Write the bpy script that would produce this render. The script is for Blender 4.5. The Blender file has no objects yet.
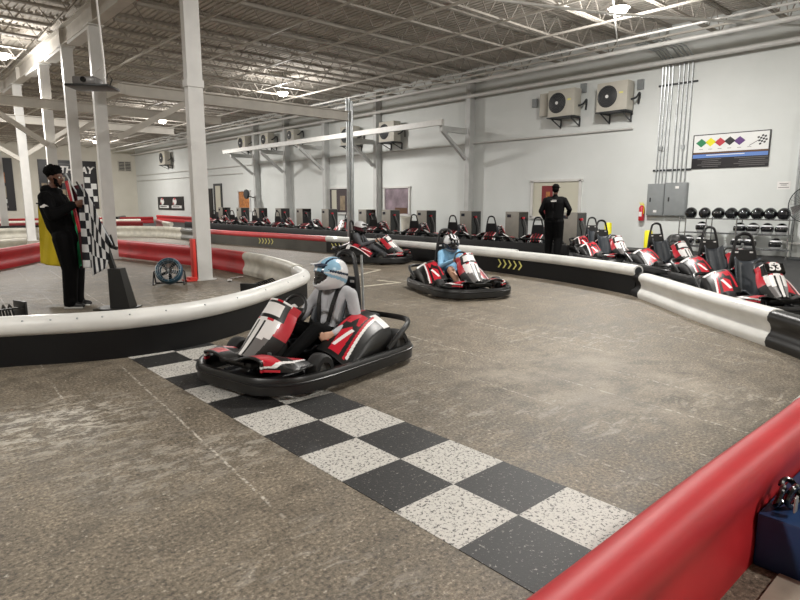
import bpy, bmesh, math, random
import numpy as np
from mathutils import Vector, Matrix, Euler
random.seed(7)
SC = bpy.context.scene
COL = SC.collection
PI = math.pi
V = Vector

# ------------------------------------------------------------------ materials
def lin(h):
    h = h.lstrip('#')
    out = []
    for i in (0, 2, 4):
        c = int(h[i:i+2], 16)/255
        out.append(c/12.92 if c <= 0.04045 else ((c+0.055)/1.055)**2.4)
    return (*out, 1)

_mats = {}
def mat(name, col, rough=0.5, metal=0.0, var=0.0, scale=6.0, bump=0.0, emit=0.0, coat=0.0, spec=0.5):
    if name in _mats: return _mats[name]
    m = bpy.data.materials.new(name); m.use_nodes = True
    nt = m.node_tree; b = nt.nodes['Principled BSDF']
    c = lin(col)
    b.inputs['Base Color'].default_value = c
    b.inputs['Roughness'].default_value = rough
    b.inputs['Metallic'].default_value = metal
    b.inputs['Coat Weight'].default_value = coat
    b.inputs['Specular IOR Level'].default_value = spec
    if emit:
        b.inputs['Emission Color'].default_value = c
        b.inputs['Emission Strength'].default_value = emit
    if var or bump:
        tc = nt.nodes.new('ShaderNodeTexCoord'); n = nt.nodes.new('ShaderNodeTexNoise')
        n.inputs['Scale'].default_value = scale; n.inputs['Detail'].default_value = 5
        nt.links.new(tc.outputs['Object'], n.inputs['Vector'])
        if var:
            r = nt.nodes.new('ShaderNodeValToRGB')
            r.color_ramp.elements[0].position = .3; r.color_ramp.elements[1].position = .7
            r.color_ramp.elements[0].color = tuple(max(0, x*(1-var)) for x in c[:3])+(1,)
            r.color_ramp.elements[1].color = tuple(min(1, x*(1+var*.5)) for x in c[:3])+(1,)
            nt.links.new(n.outputs['Fac'], r.inputs['Fac']); nt.links.new(r.outputs['Color'], b.inputs['Base Color'])
        if bump:
            bp = nt.nodes.new('ShaderNodeBump'); bp.inputs['Strength'].default_value = bump; bp.inputs['Distance'].default_value = .02
            nt.links.new(n.outputs['Fac'], bp.inputs['Height']); nt.links.new(bp.outputs['Normal'], b.inputs['Normal'])
    _mats[name] = m
    return m

class NT:
    def __init__(s, name, rough=.6):
        s.m = bpy.data.materials.new(name); s.m.use_nodes = True; s.t = s.m.node_tree
        s.b = s.t.nodes['Principled BSDF']; s.b.inputs['Roughness'].default_value = rough
        s.tc = s.t.nodes.new('ShaderNodeTexCoord')
    def link(s, a, b): s.t.links.new(a, b)
    def mapping(s, sc=(1,1,1), rot=(0,0,0), loc=(0,0,0)):
        n = s.t.nodes.new('ShaderNodeMapping'); n.inputs['Scale'].default_value = sc; n.inputs['Rotation'].default_value = rot
        n.inputs['Location'].default_value = loc
        s.link(s.tc.outputs['Object'], n.inputs['Vector']); return n.outputs[0]
    def noise(s, scale, detail=6, rough=.6, vec=None, dist=0):
        n = s.t.nodes.new('ShaderNodeTexNoise'); n.inputs['Scale'].default_value = scale; n.inputs['Detail'].default_value = detail
        n.inputs['Roughness'].default_value = rough; n.inputs['Distortion'].default_value = dist
        s.link(vec or s.tc.outputs['Object'], n.inputs['Vector']); return n.outputs['Fac']
    def ramp(s, fac, stops):
        r = s.t.nodes.new('ShaderNodeValToRGB'); e = r.color_ramp.elements
        while len(e) < len(stops): e.new(.5)
        for i, (p, c) in enumerate(stops):
            e[i].position = p; e[i].color = c if len(c) == 4 else (*c, 1)
        s.link(fac, r.inputs['Fac']); return r.outputs['Color']
    def mix(s, fac, a, b, mode='MIX'):
        n = s.t.nodes.new('ShaderNodeMix'); n.data_type = 'RGBA'; n.blend_type = mode
        for sock, val in ((0, fac), (6, a), (7, b)):
            if isinstance(val, (int, float)): n.inputs[sock].default_value = val
            elif isinstance(val, tuple): n.inputs[sock].default_value = val
            else: s.link(val, n.inputs[sock])
        return n.outputs[2]
    def math(s, op, a, b=0.0):
        n = s.t.nodes.new('ShaderNodeMath'); n.operation = op
        for i, val in enumerate((a, b)):
            if isinstance(val, (int, float)): n.inputs[i].default_value = val
            else: s.link(val, n.inputs[i])
        return n.outputs[0]
    def bump(s, h, strength=.3, dist=.01):
        n = s.t.nodes.new('ShaderNodeBump'); n.inputs['Strength'].default_value = strength; n.inputs['Distance'].default_value = dist
        s.link(h, n.inputs['Height']); s.link(n.outputs[0], s.b.inputs['Normal'])

B0 = (0,0,0,1); W1 = (1,1,1,1)
def concrete():
    n = NT('worn_concrete', .62)
    n.b.inputs['Specular IOR Level'].default_value = .5
    big = n.noise(.45, 4, .55)
    base = n.ramp(big, [(.3, lin('#574f43')), (.5, lin('#6c6253')), (.7, lin('#857967'))])
    mid = n.noise(5, 8, .7)
    base = n.mix(.55, base, n.ramp(mid, [(.3, lin('#423d35')), (.7, lin('#928776'))]))
    sp = n.noise(52, 6, .8)
    base = n.mix(.8, base, n.mix(1.0, base, n.ramp(sp, [(.40, (.2,.195,.19,1)), (.46, (.78,.78,.78,1)), (.53, (1.1,1.1,1.1,1)), (.61, (2.0,2.0,2.0,1))]), 'MULTIPLY'))
    pit = n.ramp(n.noise(30, 3, .65), [(.62, B0), (.66, W1)])
    base = n.mix(n.math('MULTIPLY', pit, .55), base, lin('#2c2925'))
    # scraped chalky paint flecks, elongated
    v = n.mapping((.9, 2.6, 1), (0,0,.5))
    m1 = n.ramp(n.noise(5, 10, .75, v, .6), [(.53, B0), (.60, W1)])
    area = n.ramp(n.noise(.55, 3, .5, n.mapping((1,1,1),(0,0,0),(3.1,1.7,0))), [(.47, B0), (.58, W1)])
    fl = n.math('MULTIPLY', m1, area)
    base = n.mix(n.math('MULTIPLY', fl, .3), base, lin('#cfc9bd'))
    m2 = n.ramp(n.noise(26, 6, .8), [(.60, B0), (.66, W1)])
    base = n.mix(n.math('MULTIPLY', m2, .6), base, lin('#d2ccc0'))
    def blob(x, y, r, lo=.25):
        sb = n.t.nodes.new('ShaderNodeVectorMath'); sb.operation = 'DISTANCE'; n.link(n.tc.outputs['Object'], sb.inputs[0]); sb.inputs[1].default_value = (x, y, -.0)
        return n.ramp(n.math('DIVIDE', sb.outputs['Value'], r), [(lo, W1), (1.0, B0)])
    ch = n.ramp(n.noise(9, 12, .8, n.mapping((.8, 1.5, 1), (0,0,.7)), .3), [(.49, B0), (.56, W1)])
    for (x, y, r, k) in ((.75,4.15,.75,.8),(1.0,3.1,.6,.35),(1.55,3.0,.4,.4),(1.9,4.6,.5,.3),(2.6,7.4,1.3,.6),(3.6,8.6,1.0,.5)):
        base = n.mix(n.math('MULTIPLY', n.math('MULTIPLY', ch, blob(x, y, r)), k), base, lin('#cbc5b8'))
    pale = n.ramp(n.noise(2.5, 6, .7), [(.38, B0), (.6, W1)])
    base = n.mix(n.math('MULTIPLY', n.math('MULTIPLY', blob(4.2,2.35,1.25,.6), pale), .35), base, lin('#b5ab9c'))
    # dark oil and tyre marks along the track
    v2 = n.mapping((.35, 2.2, 1), (0,0,-.95))
    dk = n.ramp(n.noise(1.6, 6, .6, v2), [(.52, B0), (.72, W1)])
    base = n.mix(n.math('MULTIPLY', dk, .3), base, lin('#3d3934'))
    # hairline saw cuts
    w = n.t.nodes.new('ShaderNodeTexWave'); w.inputs['Scale'].default_value = .58; w.inputs['Distortion'].default_value = .25
    w.inputs['Detail Scale'].default_value = .8; w.inputs['Detail'].default_value = 2
    n.link(n.mapping((1,1,1),(0,0,.08)), w.inputs['Vector'])
    cut = n.ramp(w.outputs['Fac'], [(.0, W1), (.0005, B0)])
    cut = n.math('MULTIPLY', cut, n.ramp(n.noise(24, 4, .7), [(.48, B0), (.56, W1)])); cut = n.math('MULTIPLY', cut, n.ramp(n.noise(.9, 2, .5), [(.42, B0), (.56, W1)]))
    base = n.mix(n.math('MULTIPLY', cut, .75), base, lin('#cfc9bd'))
    n.link(base, n.b.inputs['Base Color'])
    n.link(n.ramp(mid, [(.3, (.5,)*3), (.75, (.72,)*3)]), n.b.inputs['Roughness'])
    n.bump(sp, .35, .003)
    return n.m

def paint(name, col, speck, thr):
    n = NT(name, .55)
    sp = n.noise(60, 4, .8)
    f = n.ramp(sp, [(thr, B0), (thr+.05, W1)])
    c = n.mix(f, lin(col), lin(speck))
    wear = n.ramp(n.noise(6, 9, .75), [(.62, B0), (.75, W1)])
    c = n.mix(n.math('MULTIPLY', wear, .35), c, lin('#7d766c'))
    n.link(c, n.b.inputs['Base Color']); n.bump(sp, .4, .004)
    return n.m

def wallpaint(name, col, dirt):
    n = NT(name, .75)
    a = n.noise(.6, 5, .6)
    c = n.mix(n.ramp(a, [(.35, B0), (.7, (.5,.5,.5,1))]), lin(col), lin(dirt))
    br = n.t.nodes.new('ShaderNodeTexBrick')
    br.inputs['Scale'].default_value = 1; br.inputs['Brick Width'].default_value = .4; br.inputs['Row Height'].default_value = .2
    br.inputs['Mortar Size'].default_value = .006
    sx = n.t.nodes.new('ShaderNodeSeparateXYZ'); cb = n.t.nodes.new('ShaderNodeCombineXYZ')
    n.link(n.tc.outputs['Object'], sx.inputs[0]); n.link(n.math('ADD', sx.outputs[0], sx.outputs[1]), cb.inputs[0]); n.link(sx.outputs[2], cb.inputs[1])
    n.link(cb.outputs[0], br.inputs['Vector'])
    n.link(c, n.b.inputs['Base Color']); n.bump(n.math('SUBTRACT', 1.0, br.outputs['Fac']), .25, .004)
    return n.m

M = dict(
 concrete=concrete(),
 paintw=paint('white_floor_paint', '#c4c1ba', '#33312f', .54), paintb=paint('black_floor_paint', '#232323', '#9a968e', .61),
 lane=mat('worn_lane_paint', '#cfc8b6', .6, var=.3, scale=14),
 wall=wallpaint('white_block_wall', '#d8dbd9', '#caceca'), wallb=wallpaint('cream_block_wall', '#d2cfc4', '#bdb9ab'),
 mat_=mat('dark_pit_floor', '#232324', .55, var=.25, scale=5),
 deck=mat('roof_deck', '#c4beb5', .9, var=.15, scale=2), steel=mat('painted_steel', '#c2bdb4', .5, var=.12, scale=3),
 steel2=mat('grey_joist_steel', '#a8a299', .75, var=.12, scale=3), column=mat('white_column_paint', '#d3d2cf', .45, var=.08, scale=3),
 greycol=mat('grey_column_paint', '#bcbdbb', .5, var=.1, scale=3), galv=mat('galvanised', '#b4b8ba', .3, .8, var=.15, scale=8),
 white=mat('white_plastic', '#e3e3df', .38, var=.1, scale=4, coat=.2), offwhite=mat('dirty_white_plastic', '#c9c5b8', .42, var=.2, scale=5),
 red=mat('red_plastic', '#b8242a', .5, var=.12, scale=4, coat=.0), redf=mat('faded_red_plastic', '#d2474a', .42, var=.1, scale=4),
 darkred=mat('dark_red_plastic', '#7a1d22', .45), black=mat('black_plastic', '#141414', .38, var=.2, scale=6),
 skirt=mat('black_rubber_skirt', '#0c0c0d', .55, var=.35, scale=3, bump=.1, spec=.3), greyskirt=mat('grey_skirt', '#55544f', .35, var=.25, scale=2),
 rubber=mat('tyre_rubber', '#1a1a1a', .7), gloss=mat('black_gloss', '#0c0c0d', .15, coat=.6), frame=mat('black_frame', '#18181a', .35),
 rim=mat('alloy_rim', '#9d9c98', .35, .7), kred=mat('kart_red', '#bd1f30', .28, coat=.5), kwhite=mat('kart_white', '#e6e4e2', .3, coat=.4),
 kgrey=mat('kart_grey', '#6d6a69', .35, coat=.3), seat=mat('kart_seat', '#2d3238', .5), blue=mat('blue_plastic', '#1d3a63', .5, var=.2, scale=5),
 pcbg=mat('cabinet_grey', '#85898a', .45, var=.06), charger=mat('charger_grey', '#837f77', .4, .1, var=.1, scale=4),
 screen=mat('dark_screen', '#20252e', .2), yellow=mat('yellow_paint', '#e0d81c', .45), yel=mat('yellow_chevron', '#dcd67c', .5),
 flagy=mat('yellow_cloth', '#c9b11c', .8, var=.12, scale=5), green=mat('green_cloth', '#1f8a58', .8), maroon=mat('maroon_cloth', '#4a1822', .8),
 cw=mat('white_cloth', '#d4d4d4', .8, var=.06), cb=mat('black_cloth', '#16171f', .8), jacket=mat('black_jacket', '#060607', .9, spec=.15),
 trouser=mat('black_trousers', '#060607', .9, spec=.15), shoeb=mat('black_shoe', '#1a1a1b', .5), sole=mat('white_sole', '#c4c2bd', .6),
 skind=mat('brown_skin', '#5a3829', .5), skinl=mat('light_skin', '#c79a80', .5), hair=mat('black_hair', '#070606', .9, spec=.1),
 grey=mat('grey_sweatshirt', '#b4b5b9', .85, var=.15, scale=8), dgrey=mat('dark_grey_hoodie', '#55575b', .85, var=.15, scale=8),
 lblue=mat('light_blue_sweatshirt', '#86b6d8', .85, var=.12, scale=8), jeans=mat('dark_shorts', '#1b2030', .85), bshoe=mat('blue_shoe', '#27519a', .6),
 hblue=mat('helmet_blue', '#8fb9d3', .25, coat=.5), hnavy=mat('helmet_navy', '#1b2c44', .25, coat=.5), hwhite=mat('helmet_white', '#dcdddf', .22, coat=.6),
 hgrey=mat('helmet_grey', '#85898e', .25, coat=.5), visor=mat('visor', '#121418', .08, coat=.8), eyew=mat('eye_white', '#d9d6d0', .3), eyed=mat('eye_dark', '#15100c', .3),
 ac=mat('condenser_beige', '#b9b5aa', .5, var=.06), acd=mat('condenser_dark', '#2b2e31', .5), lamp=mat('lamp_lens', '#fff6e4', .4, emit=22),
 lamph=mat('lamp_housing', '#8e8b85', .4, .4), pipe=mat('pipe_paint', '#cccbc7', .45, var=.08), teal=mat('teal_plastic', '#1d5068', .4),
 chrome=mat('wire_chrome', '#a9abad', .25, .9), glassd=mat('dark_window_glass', '#4a4346', .12), cream=mat('cream_blind', '#c9c6b5', .6),
 posterb=mat('poster_black', '#161418', .4), photo=mat('poster_photo', '#8d7d66', .5, var=.6, scale=3), sand=mat('poster_sand', '#a39a86', .5),
 orange=mat('poster_orange', '#b8763e', .5, var=.5, scale=9), mauve=mat('mauve_picture', '#8e7f88', .3, var=.5, scale=2.2), wood=mat('brown_wood', '#5a3d28', .5),
 purple=mat('sign_purple', '#552a72', .5), sgreen=mat('sign_green', '#1f7a4d', .5), sblue=mat('sign_blue', '#5c7fc0', .5), swhite=mat('sign_white', '#dfe0de', .5),
 sred=mat('sign_red', '#b52a38', .5), pallet=mat('pale_wood_mat', '#a3998a', .7, var=.2, scale=9), brass=mat('label_silver', '#a8a8a4', .3, .6), redcone=mat('red_pad', '#d8352a', .5),
)

# ------------------------------------------------------------------ mesh builder
class MB:
    def __init__(s): s.v = []; s.f = []; s.m = []
    def add(s, vs, fs, mi=0, T=None):
        o = len(s.v)
        for p in vs:
            p = V(p); s.v.append(tuple(T @ p) if T is not None else tuple(p))
        for i, f in enumerate(fs):
            s.f.append(tuple(o+k for k in f)); s.m.append(mi[i] if isinstance(mi, (list, tuple)) else mi)
        return s
    def box(s, c, d, mi=0, T=None, bev=0):
        x, y, z = c; a, b, h = d[0]/2, d[1]/2, d[2]/2
        if bev:
            k = min(bev, a*.9, b*.9, h*.9)
            bm = bmesh.new(); bmesh.ops.create_cube(bm, size=1)
            for q in bm.verts: q.co = V((q.co.x*2*a, q.co.y*2*b, q.co.z*2*h))
            bmesh.ops.bevel(bm, geom=list(bm.edges), offset=k, segments=2, affect='EDGES', profile=.6)
            bm.verts.index_update()
            s.add([(q.co.x+x, q.co.y+y, q.co.z+z) for q in bm.verts], [[w.index for w in f.verts] for f in bm.faces], mi, T); bm.free(); return s
        vs = [(x+i*a, y+j*b, z+k*h) for i in (-1,1) for j in (-1,1) for k in (-1,1)]
        return s.add(vs, [(0,1,3,2),(4,6,7,5),(0,4,5,1),(2,3,7,6),(0,2,6,4),(1,5,7,3)], mi, T)
    def bar(s, p, q, w, h, mi=0, up=(0,0,1), T=None):
        p, q = V(p), V(q); d = (q-p).normalized(); u = V(up)
        r = d.cross(u)
        if r.length < 1e-4: r = d.cross(V((0,1,0)))
        r.normalize(); u = r.cross(d).normalized()
        vs = [e + r*(i*w/2) + u*(j*h/2) for e in (p, q) for i, j in ((-1,-1),(1,-1),(1,1),(-1,1))]
        return s.add(vs, [(0,1,2,3),(7,6,5,4),(0,4,5,1),(1,5,6,2),(2,6,7,3),(3,7,4,0)], mi, T)
    def tube(s, pts, r, n=8, mi=0, closed=False, T=None, flat=1.0):
        pts = [V(p) for p in pts]; N = len(pts); rs = r if isinstance(r, (list, tuple)) else [r]*N
        vs = []; up = None
        for i, p in enumerate(pts):
            a = pts[(i-1) % N] if (closed or i) else p; b = pts[(i+1) % N] if (closed or i < N-1) else p
            d = (b-a)
            d = d.normalized() if d.length > 1e-9 else V((0,0,1))
            if up is None:
                up = V((0,0,1)) if abs(d.z) < .9 else V((1,0,0))
            up = (up - d*up.dot(d)); up = up.normalized() if up.length > 1e-6 else d.orthogonal().normalized()
            sd = d.cross(up)
            for k in range(n):
                t = 2*PI*k/n; vs.append(p + (up*math.cos(t)*flat + sd*math.sin(t))*rs[i])
        fs = []
        for i in range(N if closed else N-1):
            j = (i+1) % N
            for k in range(n):
                l = (k+1) % n; fs.append((i*n+k, j*n+k, j*n+l, i*n+l))
        if not closed:
            fs.append(tuple(range(n))); fs.append(tuple((N-1)*n+k for k in reversed(range(n))))
        return s.add(vs, fs, mi, T)
    def ell(s, c, r, mi=0, T=None, nu=16, nv=10, R=None):
        c = V(c); vs = []; fs = []
        for i in range(nv+1):
            t = PI*i/nv
            for k in range(nu):
                a = 2*PI*k/nu; p = V((r[0]*math.sin(t)*math.cos(a), r[1]*math.sin(t)*math.sin(a), r[2]*math.cos(t)))
                if R is not None: p = R @ p
                vs.append(c+p)
        for i in range(nv):
            for k in range(nu):
                l = (k+1) % nu; q = (i*nu+k, (i+1)*nu+k, (i+1)*nu+l, i*nu+l); fs.append(q)
        return s.add(vs, fs, mi, T)
    def lathe(s, prof, n=24, mi=0, T=None):
        vs = []; fs = []; P = len(prof)
        for k in range(n):
            a = 2*PI*k/n
            for (r, z) in prof: vs.append((r*math.cos(a), r*math.sin(a), z))
        for k in range(n):
            l = (k+1) % n
            for i in range(P-1):
                fs.append((k*P+i, l*P+i, l*P+i+1, k*P+i+1))
        mm = mi
        if isinstance(mi, list): mm = [mi[i] for k in range(n) for i in range(P-1)]
        return s.add(vs, fs, mm, T)
    def prism(s, poly, h, mi=0, T=None, z0=0):
        n = len(poly)
        vs = [(x, y, z0) for x, y in poly] + [(x, y, z0+h) for x, y in poly]
        fs = [tuple(reversed(range(n))), tuple(range(n, 2*n))] + [(i, (i+1) % n, n+(i+1) % n, n+i) for i in range(n)]
        return s.add(vs, fs, mi, T)
    def grid(s, nu, nv, fn, mf=None, T=None):
        vs = [fn(i/nu, j/nv) for i in range(nu+1) for j in range(nv+1)]
        fs = []; mm = []
        for i in range(nu):
            for j in range(nv):
                fs.append((i*(nv+1)+j, (i+1)*(nv+1)+j, (i+1)*(nv+1)+j+1, i*(nv+1)+j+1))
                mm.append(mf((i+.5)/nu, (j+.5)/nv) if mf else 0)
        return s.add(vs, fs, mm, T)
    def sweep(s, path, prof, mi=0, closed=False):
        """path: list of (x,y) ; prof: closed list of (offset,z)"""
        N = len(path); P = len(prof); vs = []; fs = []; mm = []
        for i in range(N):
            a = V(path[(i-1) % N] if (closed or i) else path[i]); b = V(path[(i+1) % N] if (closed or i < N-1) else path[i])
            d = (b-a).normalized(); nrm = V((-d.y, d.x))
            for (o, z) in prof: vs.append((path[i][0]+nrm.x*o, path[i][1]+nrm.y*o, z))
        for i in range(N if closed else N-1):
            j = (i+1) % N
            for k in range(P):
                l = (k+1) % P; fs.append((i*P+k, j*P+k, j*P+l, i*P+l)); mm.append(mi[k] if isinstance(mi, list) else mi)
        if not closed:
            fs.append(tuple(range(P))); fs.append(tuple((N-1)*P+k for k in reversed(range(P)))); e = mi[0] if isinstance(mi, list) else mi
            mm += [e, e]
        return s.add(vs, fs, mm)
    def text(s, txt, size, T, mi=0, ext=.002, align='CENTER', shear=0, bold=0):
        cu = bpy.data.curves.new('t', 'FONT'); cu.body = txt; cu.size = size; cu.extrude = ext; cu.align_x = align; cu.align_y = 'CENTER'
        cu.shear = shear; cu.offset = bold; cu.resolution_u = 3
        ob = bpy.data.objects.new('t', cu); COL.objects.link(ob)
        dg = bpy.context.evaluated_depsgraph_get(); me = bpy.data.meshes.new_from_object(ob.evaluated_get(dg))
        s.add([v.co for v in me.vertices], [tuple(p.vertices) for p in me.polygons], mi, T)
        bpy.data.objects.remove(ob); bpy.data.curves.remove(cu); bpy.data.meshes.remove(me)
        return s
    def build(s, name, mats, parent=None, smooth=40, loc=None, fix=True):
        me = bpy.data.meshes.new(name); me.from_pydata(s.v, [], s.f)
        if not isinstance(mats, (list, tuple)): mats = [mats]
        for m in mats: me.materials.append(m)
        me.polygons.foreach_set('material_index', s.m)
        if fix:
            bm = bmesh.new(); bm.from_mesh(me); bmesh.ops.remove_doubles(bm, verts=bm.verts, dist=1e-6); bmesh.ops.recalc_face_normals(bm, faces=bm.faces); bm.to_mesh(me); bm.free()
        if smooth:
            me.polygons.foreach_set('use_smooth', [True]*len(me.polygons)); me.set_sharp_from_angle(angle=math.radians(smooth))
        me.update()
        o = bpy.data.objects.new(name, me); COL.objects.link(o)
        if parent is not None: o.parent = parent
        if loc is not None: o.location = loc
        return o

def bake(o):
    dg = bpy.context.evaluated_depsgraph_get(); me = bpy.data.meshes.new_from_object(o.evaluated_get(dg))
    o.modifiers.clear(); old = o.data; o.data = me; bpy.data.meshes.remove(old); return o

def tag(o, label=None, cat=None, group=None, kind=None):
    if label: o['label'] = label
    if cat: o['category'] = cat
    if group: o['group'] = group
    if kind: o['kind'] = kind
    return o
def empty(name, loc=(0,0,0), rz=0.0, label=None, cat=None, group=None):
    o = bpy.data.objects.new(name, None); COL.objects.link(o); o.empty_display_size = .2
    o.location = loc; o.rotation_euler = (0, 0, rz)
    return tag(o, label, cat, group)
def struct(o): o['kind'] = 'structure'; return o
def kids(o): return [c for c in bpy.data.objects if c.parent == o]
def dup(o, loc=None, rz=None, label=None, group=None, skip=()):
    def cp(a, par):
        c = a.copy(); COL.objects.link(c)
        if par is not None: c.parent = par
        for ch in kids(a):
            if ch.name.split('.')[0] in skip: continue
            cp(ch, c)
        return c
    r = cp(o, None)
    if loc is not None: r.location = loc
    if rz is not None: r.rotation_euler = (0, 0, rz)
    if label: r['label'] = label
    if group: r['group'] = group
    return r
def spline(pts, n=8, closed=False):
    out = []; N = len(pts)
    P = [V(p) for p in pts]
    for i in range(N if closed else N-1):
        g = lambda k: P[k % N] if closed else P[min(max(k, 0), N-1)]
        a, b, c, d = g(i-1), g(i), g(i+1), g(i+2)
        for k in range(n):
            t = k/n
            out.append(.5*((2*b) + (c-a)*t + (2*a-5*b+4*c-d)*t*t + (3*b-a-3*c+d)*t**3))
    if not closed: out.append(P[-1])
    return [tuple(p) for p in out]
def Tm(loc, rot=(0,0,0), sc=1): return Matrix.Translation(V(loc)) @ Euler(rot).to_matrix().to_4x4() @ Matrix.Scale(sc, 4)
ORD = ['nearest', 'second nearest', 'third nearest', 'fourth nearest', 'fifth nearest', 'sixth nearest', 'seventh nearest', 'eighth nearest', 'ninth nearest', 'tenth nearest', 'eleventh nearest', 'farthest']
UP = .75; LP = 380; EXPO = 0.0
# ------------------------------------------------------------------ the room
XW, YB, X0, Y0, HD = 17.65, 53.2, -13.0, -9.0, 6.35
def slab(name, pts_min, pts_max, m):
    b = MB(); c = [(a+d)/2 for a, d in zip(pts_min, pts_max)]; b.box(c, [d-a for a, d in zip(pts_min, pts_max)])
    return struct(b.build(name, m, smooth=0))
slab('floor', (X0, Y0, -.2), (XW, YB, 0), M['concrete'])
slab('wall_right', (XW, Y0, 0), (XW+.25, YB, HD), M['wall'])
slab('wall_back', (X0, YB, 0), (XW+.25, YB+.25, HD), M['wallb'])
slab('wall_left', (X0-.25, Y0, 0), (X0, YB+.25, HD), M['wallb'])
slab('wall_front', (X0-.25, Y0-.25, 0), (XW+.25, Y0, HD), M['wallb'])
# corrugated roof deck, ribs along Y
b = MB(); p = []; x = X0
while x < XW:
    for dx, dz in ((0,0),(.10,0),(.115,.04),(.15,.04),(.165,0)): p.append((min(x+dx, XW), HD+dz))
    x += .165
vs = []; fs = []
for (x, z) in p: vs += [(x, Y0, z), (x, YB, z)]
for i in range(len(p)-1): fs.append((2*i, 2*i+2, 2*i+3, 2*i+1))
o = len(vs)
b.add(vs, fs); b.box(((X0+XW)/2, (Y0+YB)/2, HD+.15), (XW-X0, YB-Y0, .1))
struct(b.build('ceiling', M['deck'], smooth=0, fix=False))
# dark pit floor, 6 mm mat
b = MB(); pitpoly = [(17.64,-6),(17.64,45),(11.6,45),(11.2,34),(10.2,26),(9.15,20),(9.7,16),(9.95,12),(9.8,9),(9.3,6),(8.7,4.1),(7.8,3.0),(6.4,1.35),(6.4,-6)]
b.prism(pitpoly, .006, z0=.0005); struct(b.build('floor_pit', M['mat_'], smooth=0))

# open web joists (run across the room), two bays
def joist_mb(L, zt, zb):
    b = MB(); 
    for s in (-1, 1):
        b.bar((0, s*.035, zt), (L, s*.035, zt), .05, .05); b.bar((.45, s*.035, zb), (L-.45, s*.035, zb), .05, .05)
    n = int(round((L-.9)/.8)); st = (L-.9)/n
    b.bar((0,0,zt), (.45,0,zb), .025, .025); b.bar((L,0,zt), (L-.45,0,zb), .025, .025)
    for k in range(n):
        a = .45+k*st
        b.bar((a,0,zb), (a+st/2,0,zt), .02, .02); b.bar((a+st/2,0,zt), (a+st,0,zb), .02, .02)
    return b
XB = 4.5
jr = struct(joist_mb(XW-XB-.1, HD-.04, 5.74).build('ceiling_joist', M['steel2'], smooth=0)); jr.location = (XB+.05, -1.2, 0)
jl = struct(joist_mb(XB-X0-.1, HD-.04, 5.74).build('ceiling_joist', M['steel2'], smooth=0)); jl.location = (X0+.05, -1.2, 0)
k = 1
while -1.2+1.55*k < YB-.5:
    for src in (jr, jl):
        c = src.copy(); COL.objects.link(c); c.location.y = -1.2+1.55*k
    k += 1
# bridging rods / lines that run along the room
for i, (x, z, w) in enumerate([(6.6,5.70,.05),(8.4,5.70,.04),(10.2,5.70,.05),(12.0,5.70,.04),(13.9,5.70,.05),(16.2,5.70,.05),(2.6,5.70,.05),(.4,5.70,.05),(-3,5.70,.05)]):
    b = MB(); b.bar((x, -1, z), (x, YB, z), w, w); struct(b.build('trim_%d' % (i+1), M['steel'], smooth=0))

# girder over the column row
def ibeam(b, p, q, w, h, t=.03, mi=0):
    p, q = V(p), V(q)
    b.bar(p+V((0,0,h/2)), q+V((0,0,h/2)), w, t, mi); b.bar(p-V((0,0,h/2)), q-V((0,0,h/2)), w, t, mi); b.bar(p, q, t*.7, h, mi)
b = MB(); ibeam(b, (XB,-8.9,5.72), (XB,YB,5.72), .26, .46)
for y in range(-6, 52, 3): b.box((XB, y+.4, 5.72), (.24, .02, .42))
struct(b.build('beam', M['steel'], smooth=0))
b = MB(); ibeam(b, (-7,-8.9,5.72), (-7,YB,5.72), .26, .46); struct(b.build('beam', M['steel'], smooth=0))
colY = [10.35, 15.74, 18.3, 21.0, 25.2, 30.5, 37.6, 42]
for y in colY:
    b = MB(); b.box((XB+.0, y, 2.75), (.27, .15, 5.5)); b.box((XB, y, .01), (.36, .26, .02)); b.box((XB, y, 5.47), (.36, .4, .03))
    if y < 11:
        for sy in (-.085, .085): b.bar((XB-.15, y+sy, 3.42), (XB+.15, y+sy, 3.42), .02, .12)
        b.bar((XB-.145, y-.09, 3.42), (XB-.145, y+.09, 3.42), .02, .12)
    struct(b.build('column', M['column'], smooth=0))
    if y > 15: 
        b = MB(); b.bar((XB+.02, y, 5.43), (XB+.02, y+1.9, 5.43), .3, .07); struct(b.build('beam', M['column'], smooth=0))
# cross beam from the column row to the round pole, with knee brace
b = MB(); ibeam(b, (XB+.25,14.9,3.98), (11.3,14.9,3.98), .16, .26, .025)
b.bar((XB+.2,15.6,3.95), (XB+.2,14.7,3.95), .16, .22); b.bar((XB+.2,15.2,2.9), (6.3,14.9,3.85), .14, .14)
struct(b.build('beam', M['steel'], smooth=0))
b = MB(); ibeam(b, (XB-6,20.8,4.3), (XB+5.5,20.8,4.3), .16, .26, .025); b.bar((XB+.1,20.8,3.1), (XB+1.7,20.8,4.2), .14, .14)
b.bar((XB-.1,20.8,3.1), (XB-1.7,20.8,4.2), .14, .14); struct(b.build('beam', M['steel'], smooth=0))
b = MB(); ibeam(b, (XB-6,25.2,4.3), (XB+5.5,25.2,4.3), .16, .26, .025); b.bar((XB+.1,25.2,3.1), (XB+1.7,25.2,4.2), .14, .14)
b.bar((XB-.1,25.2,2.9), (XB-2.2,25.2,4.2), .14, .14); struct(b.build('beam', M['steel'], smooth=0))
b = MB(); b.tube([(11.33,14.95,0),(11.33,14.95,4.5)], .075, 14); b.tube([(11.33,14.78,0),(11.33,14.78,4.4)], .045, 10); b.box((11.33,14.9,.01),(.3,.4,.02))
struct(b.build('column', M['galv']))
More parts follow.
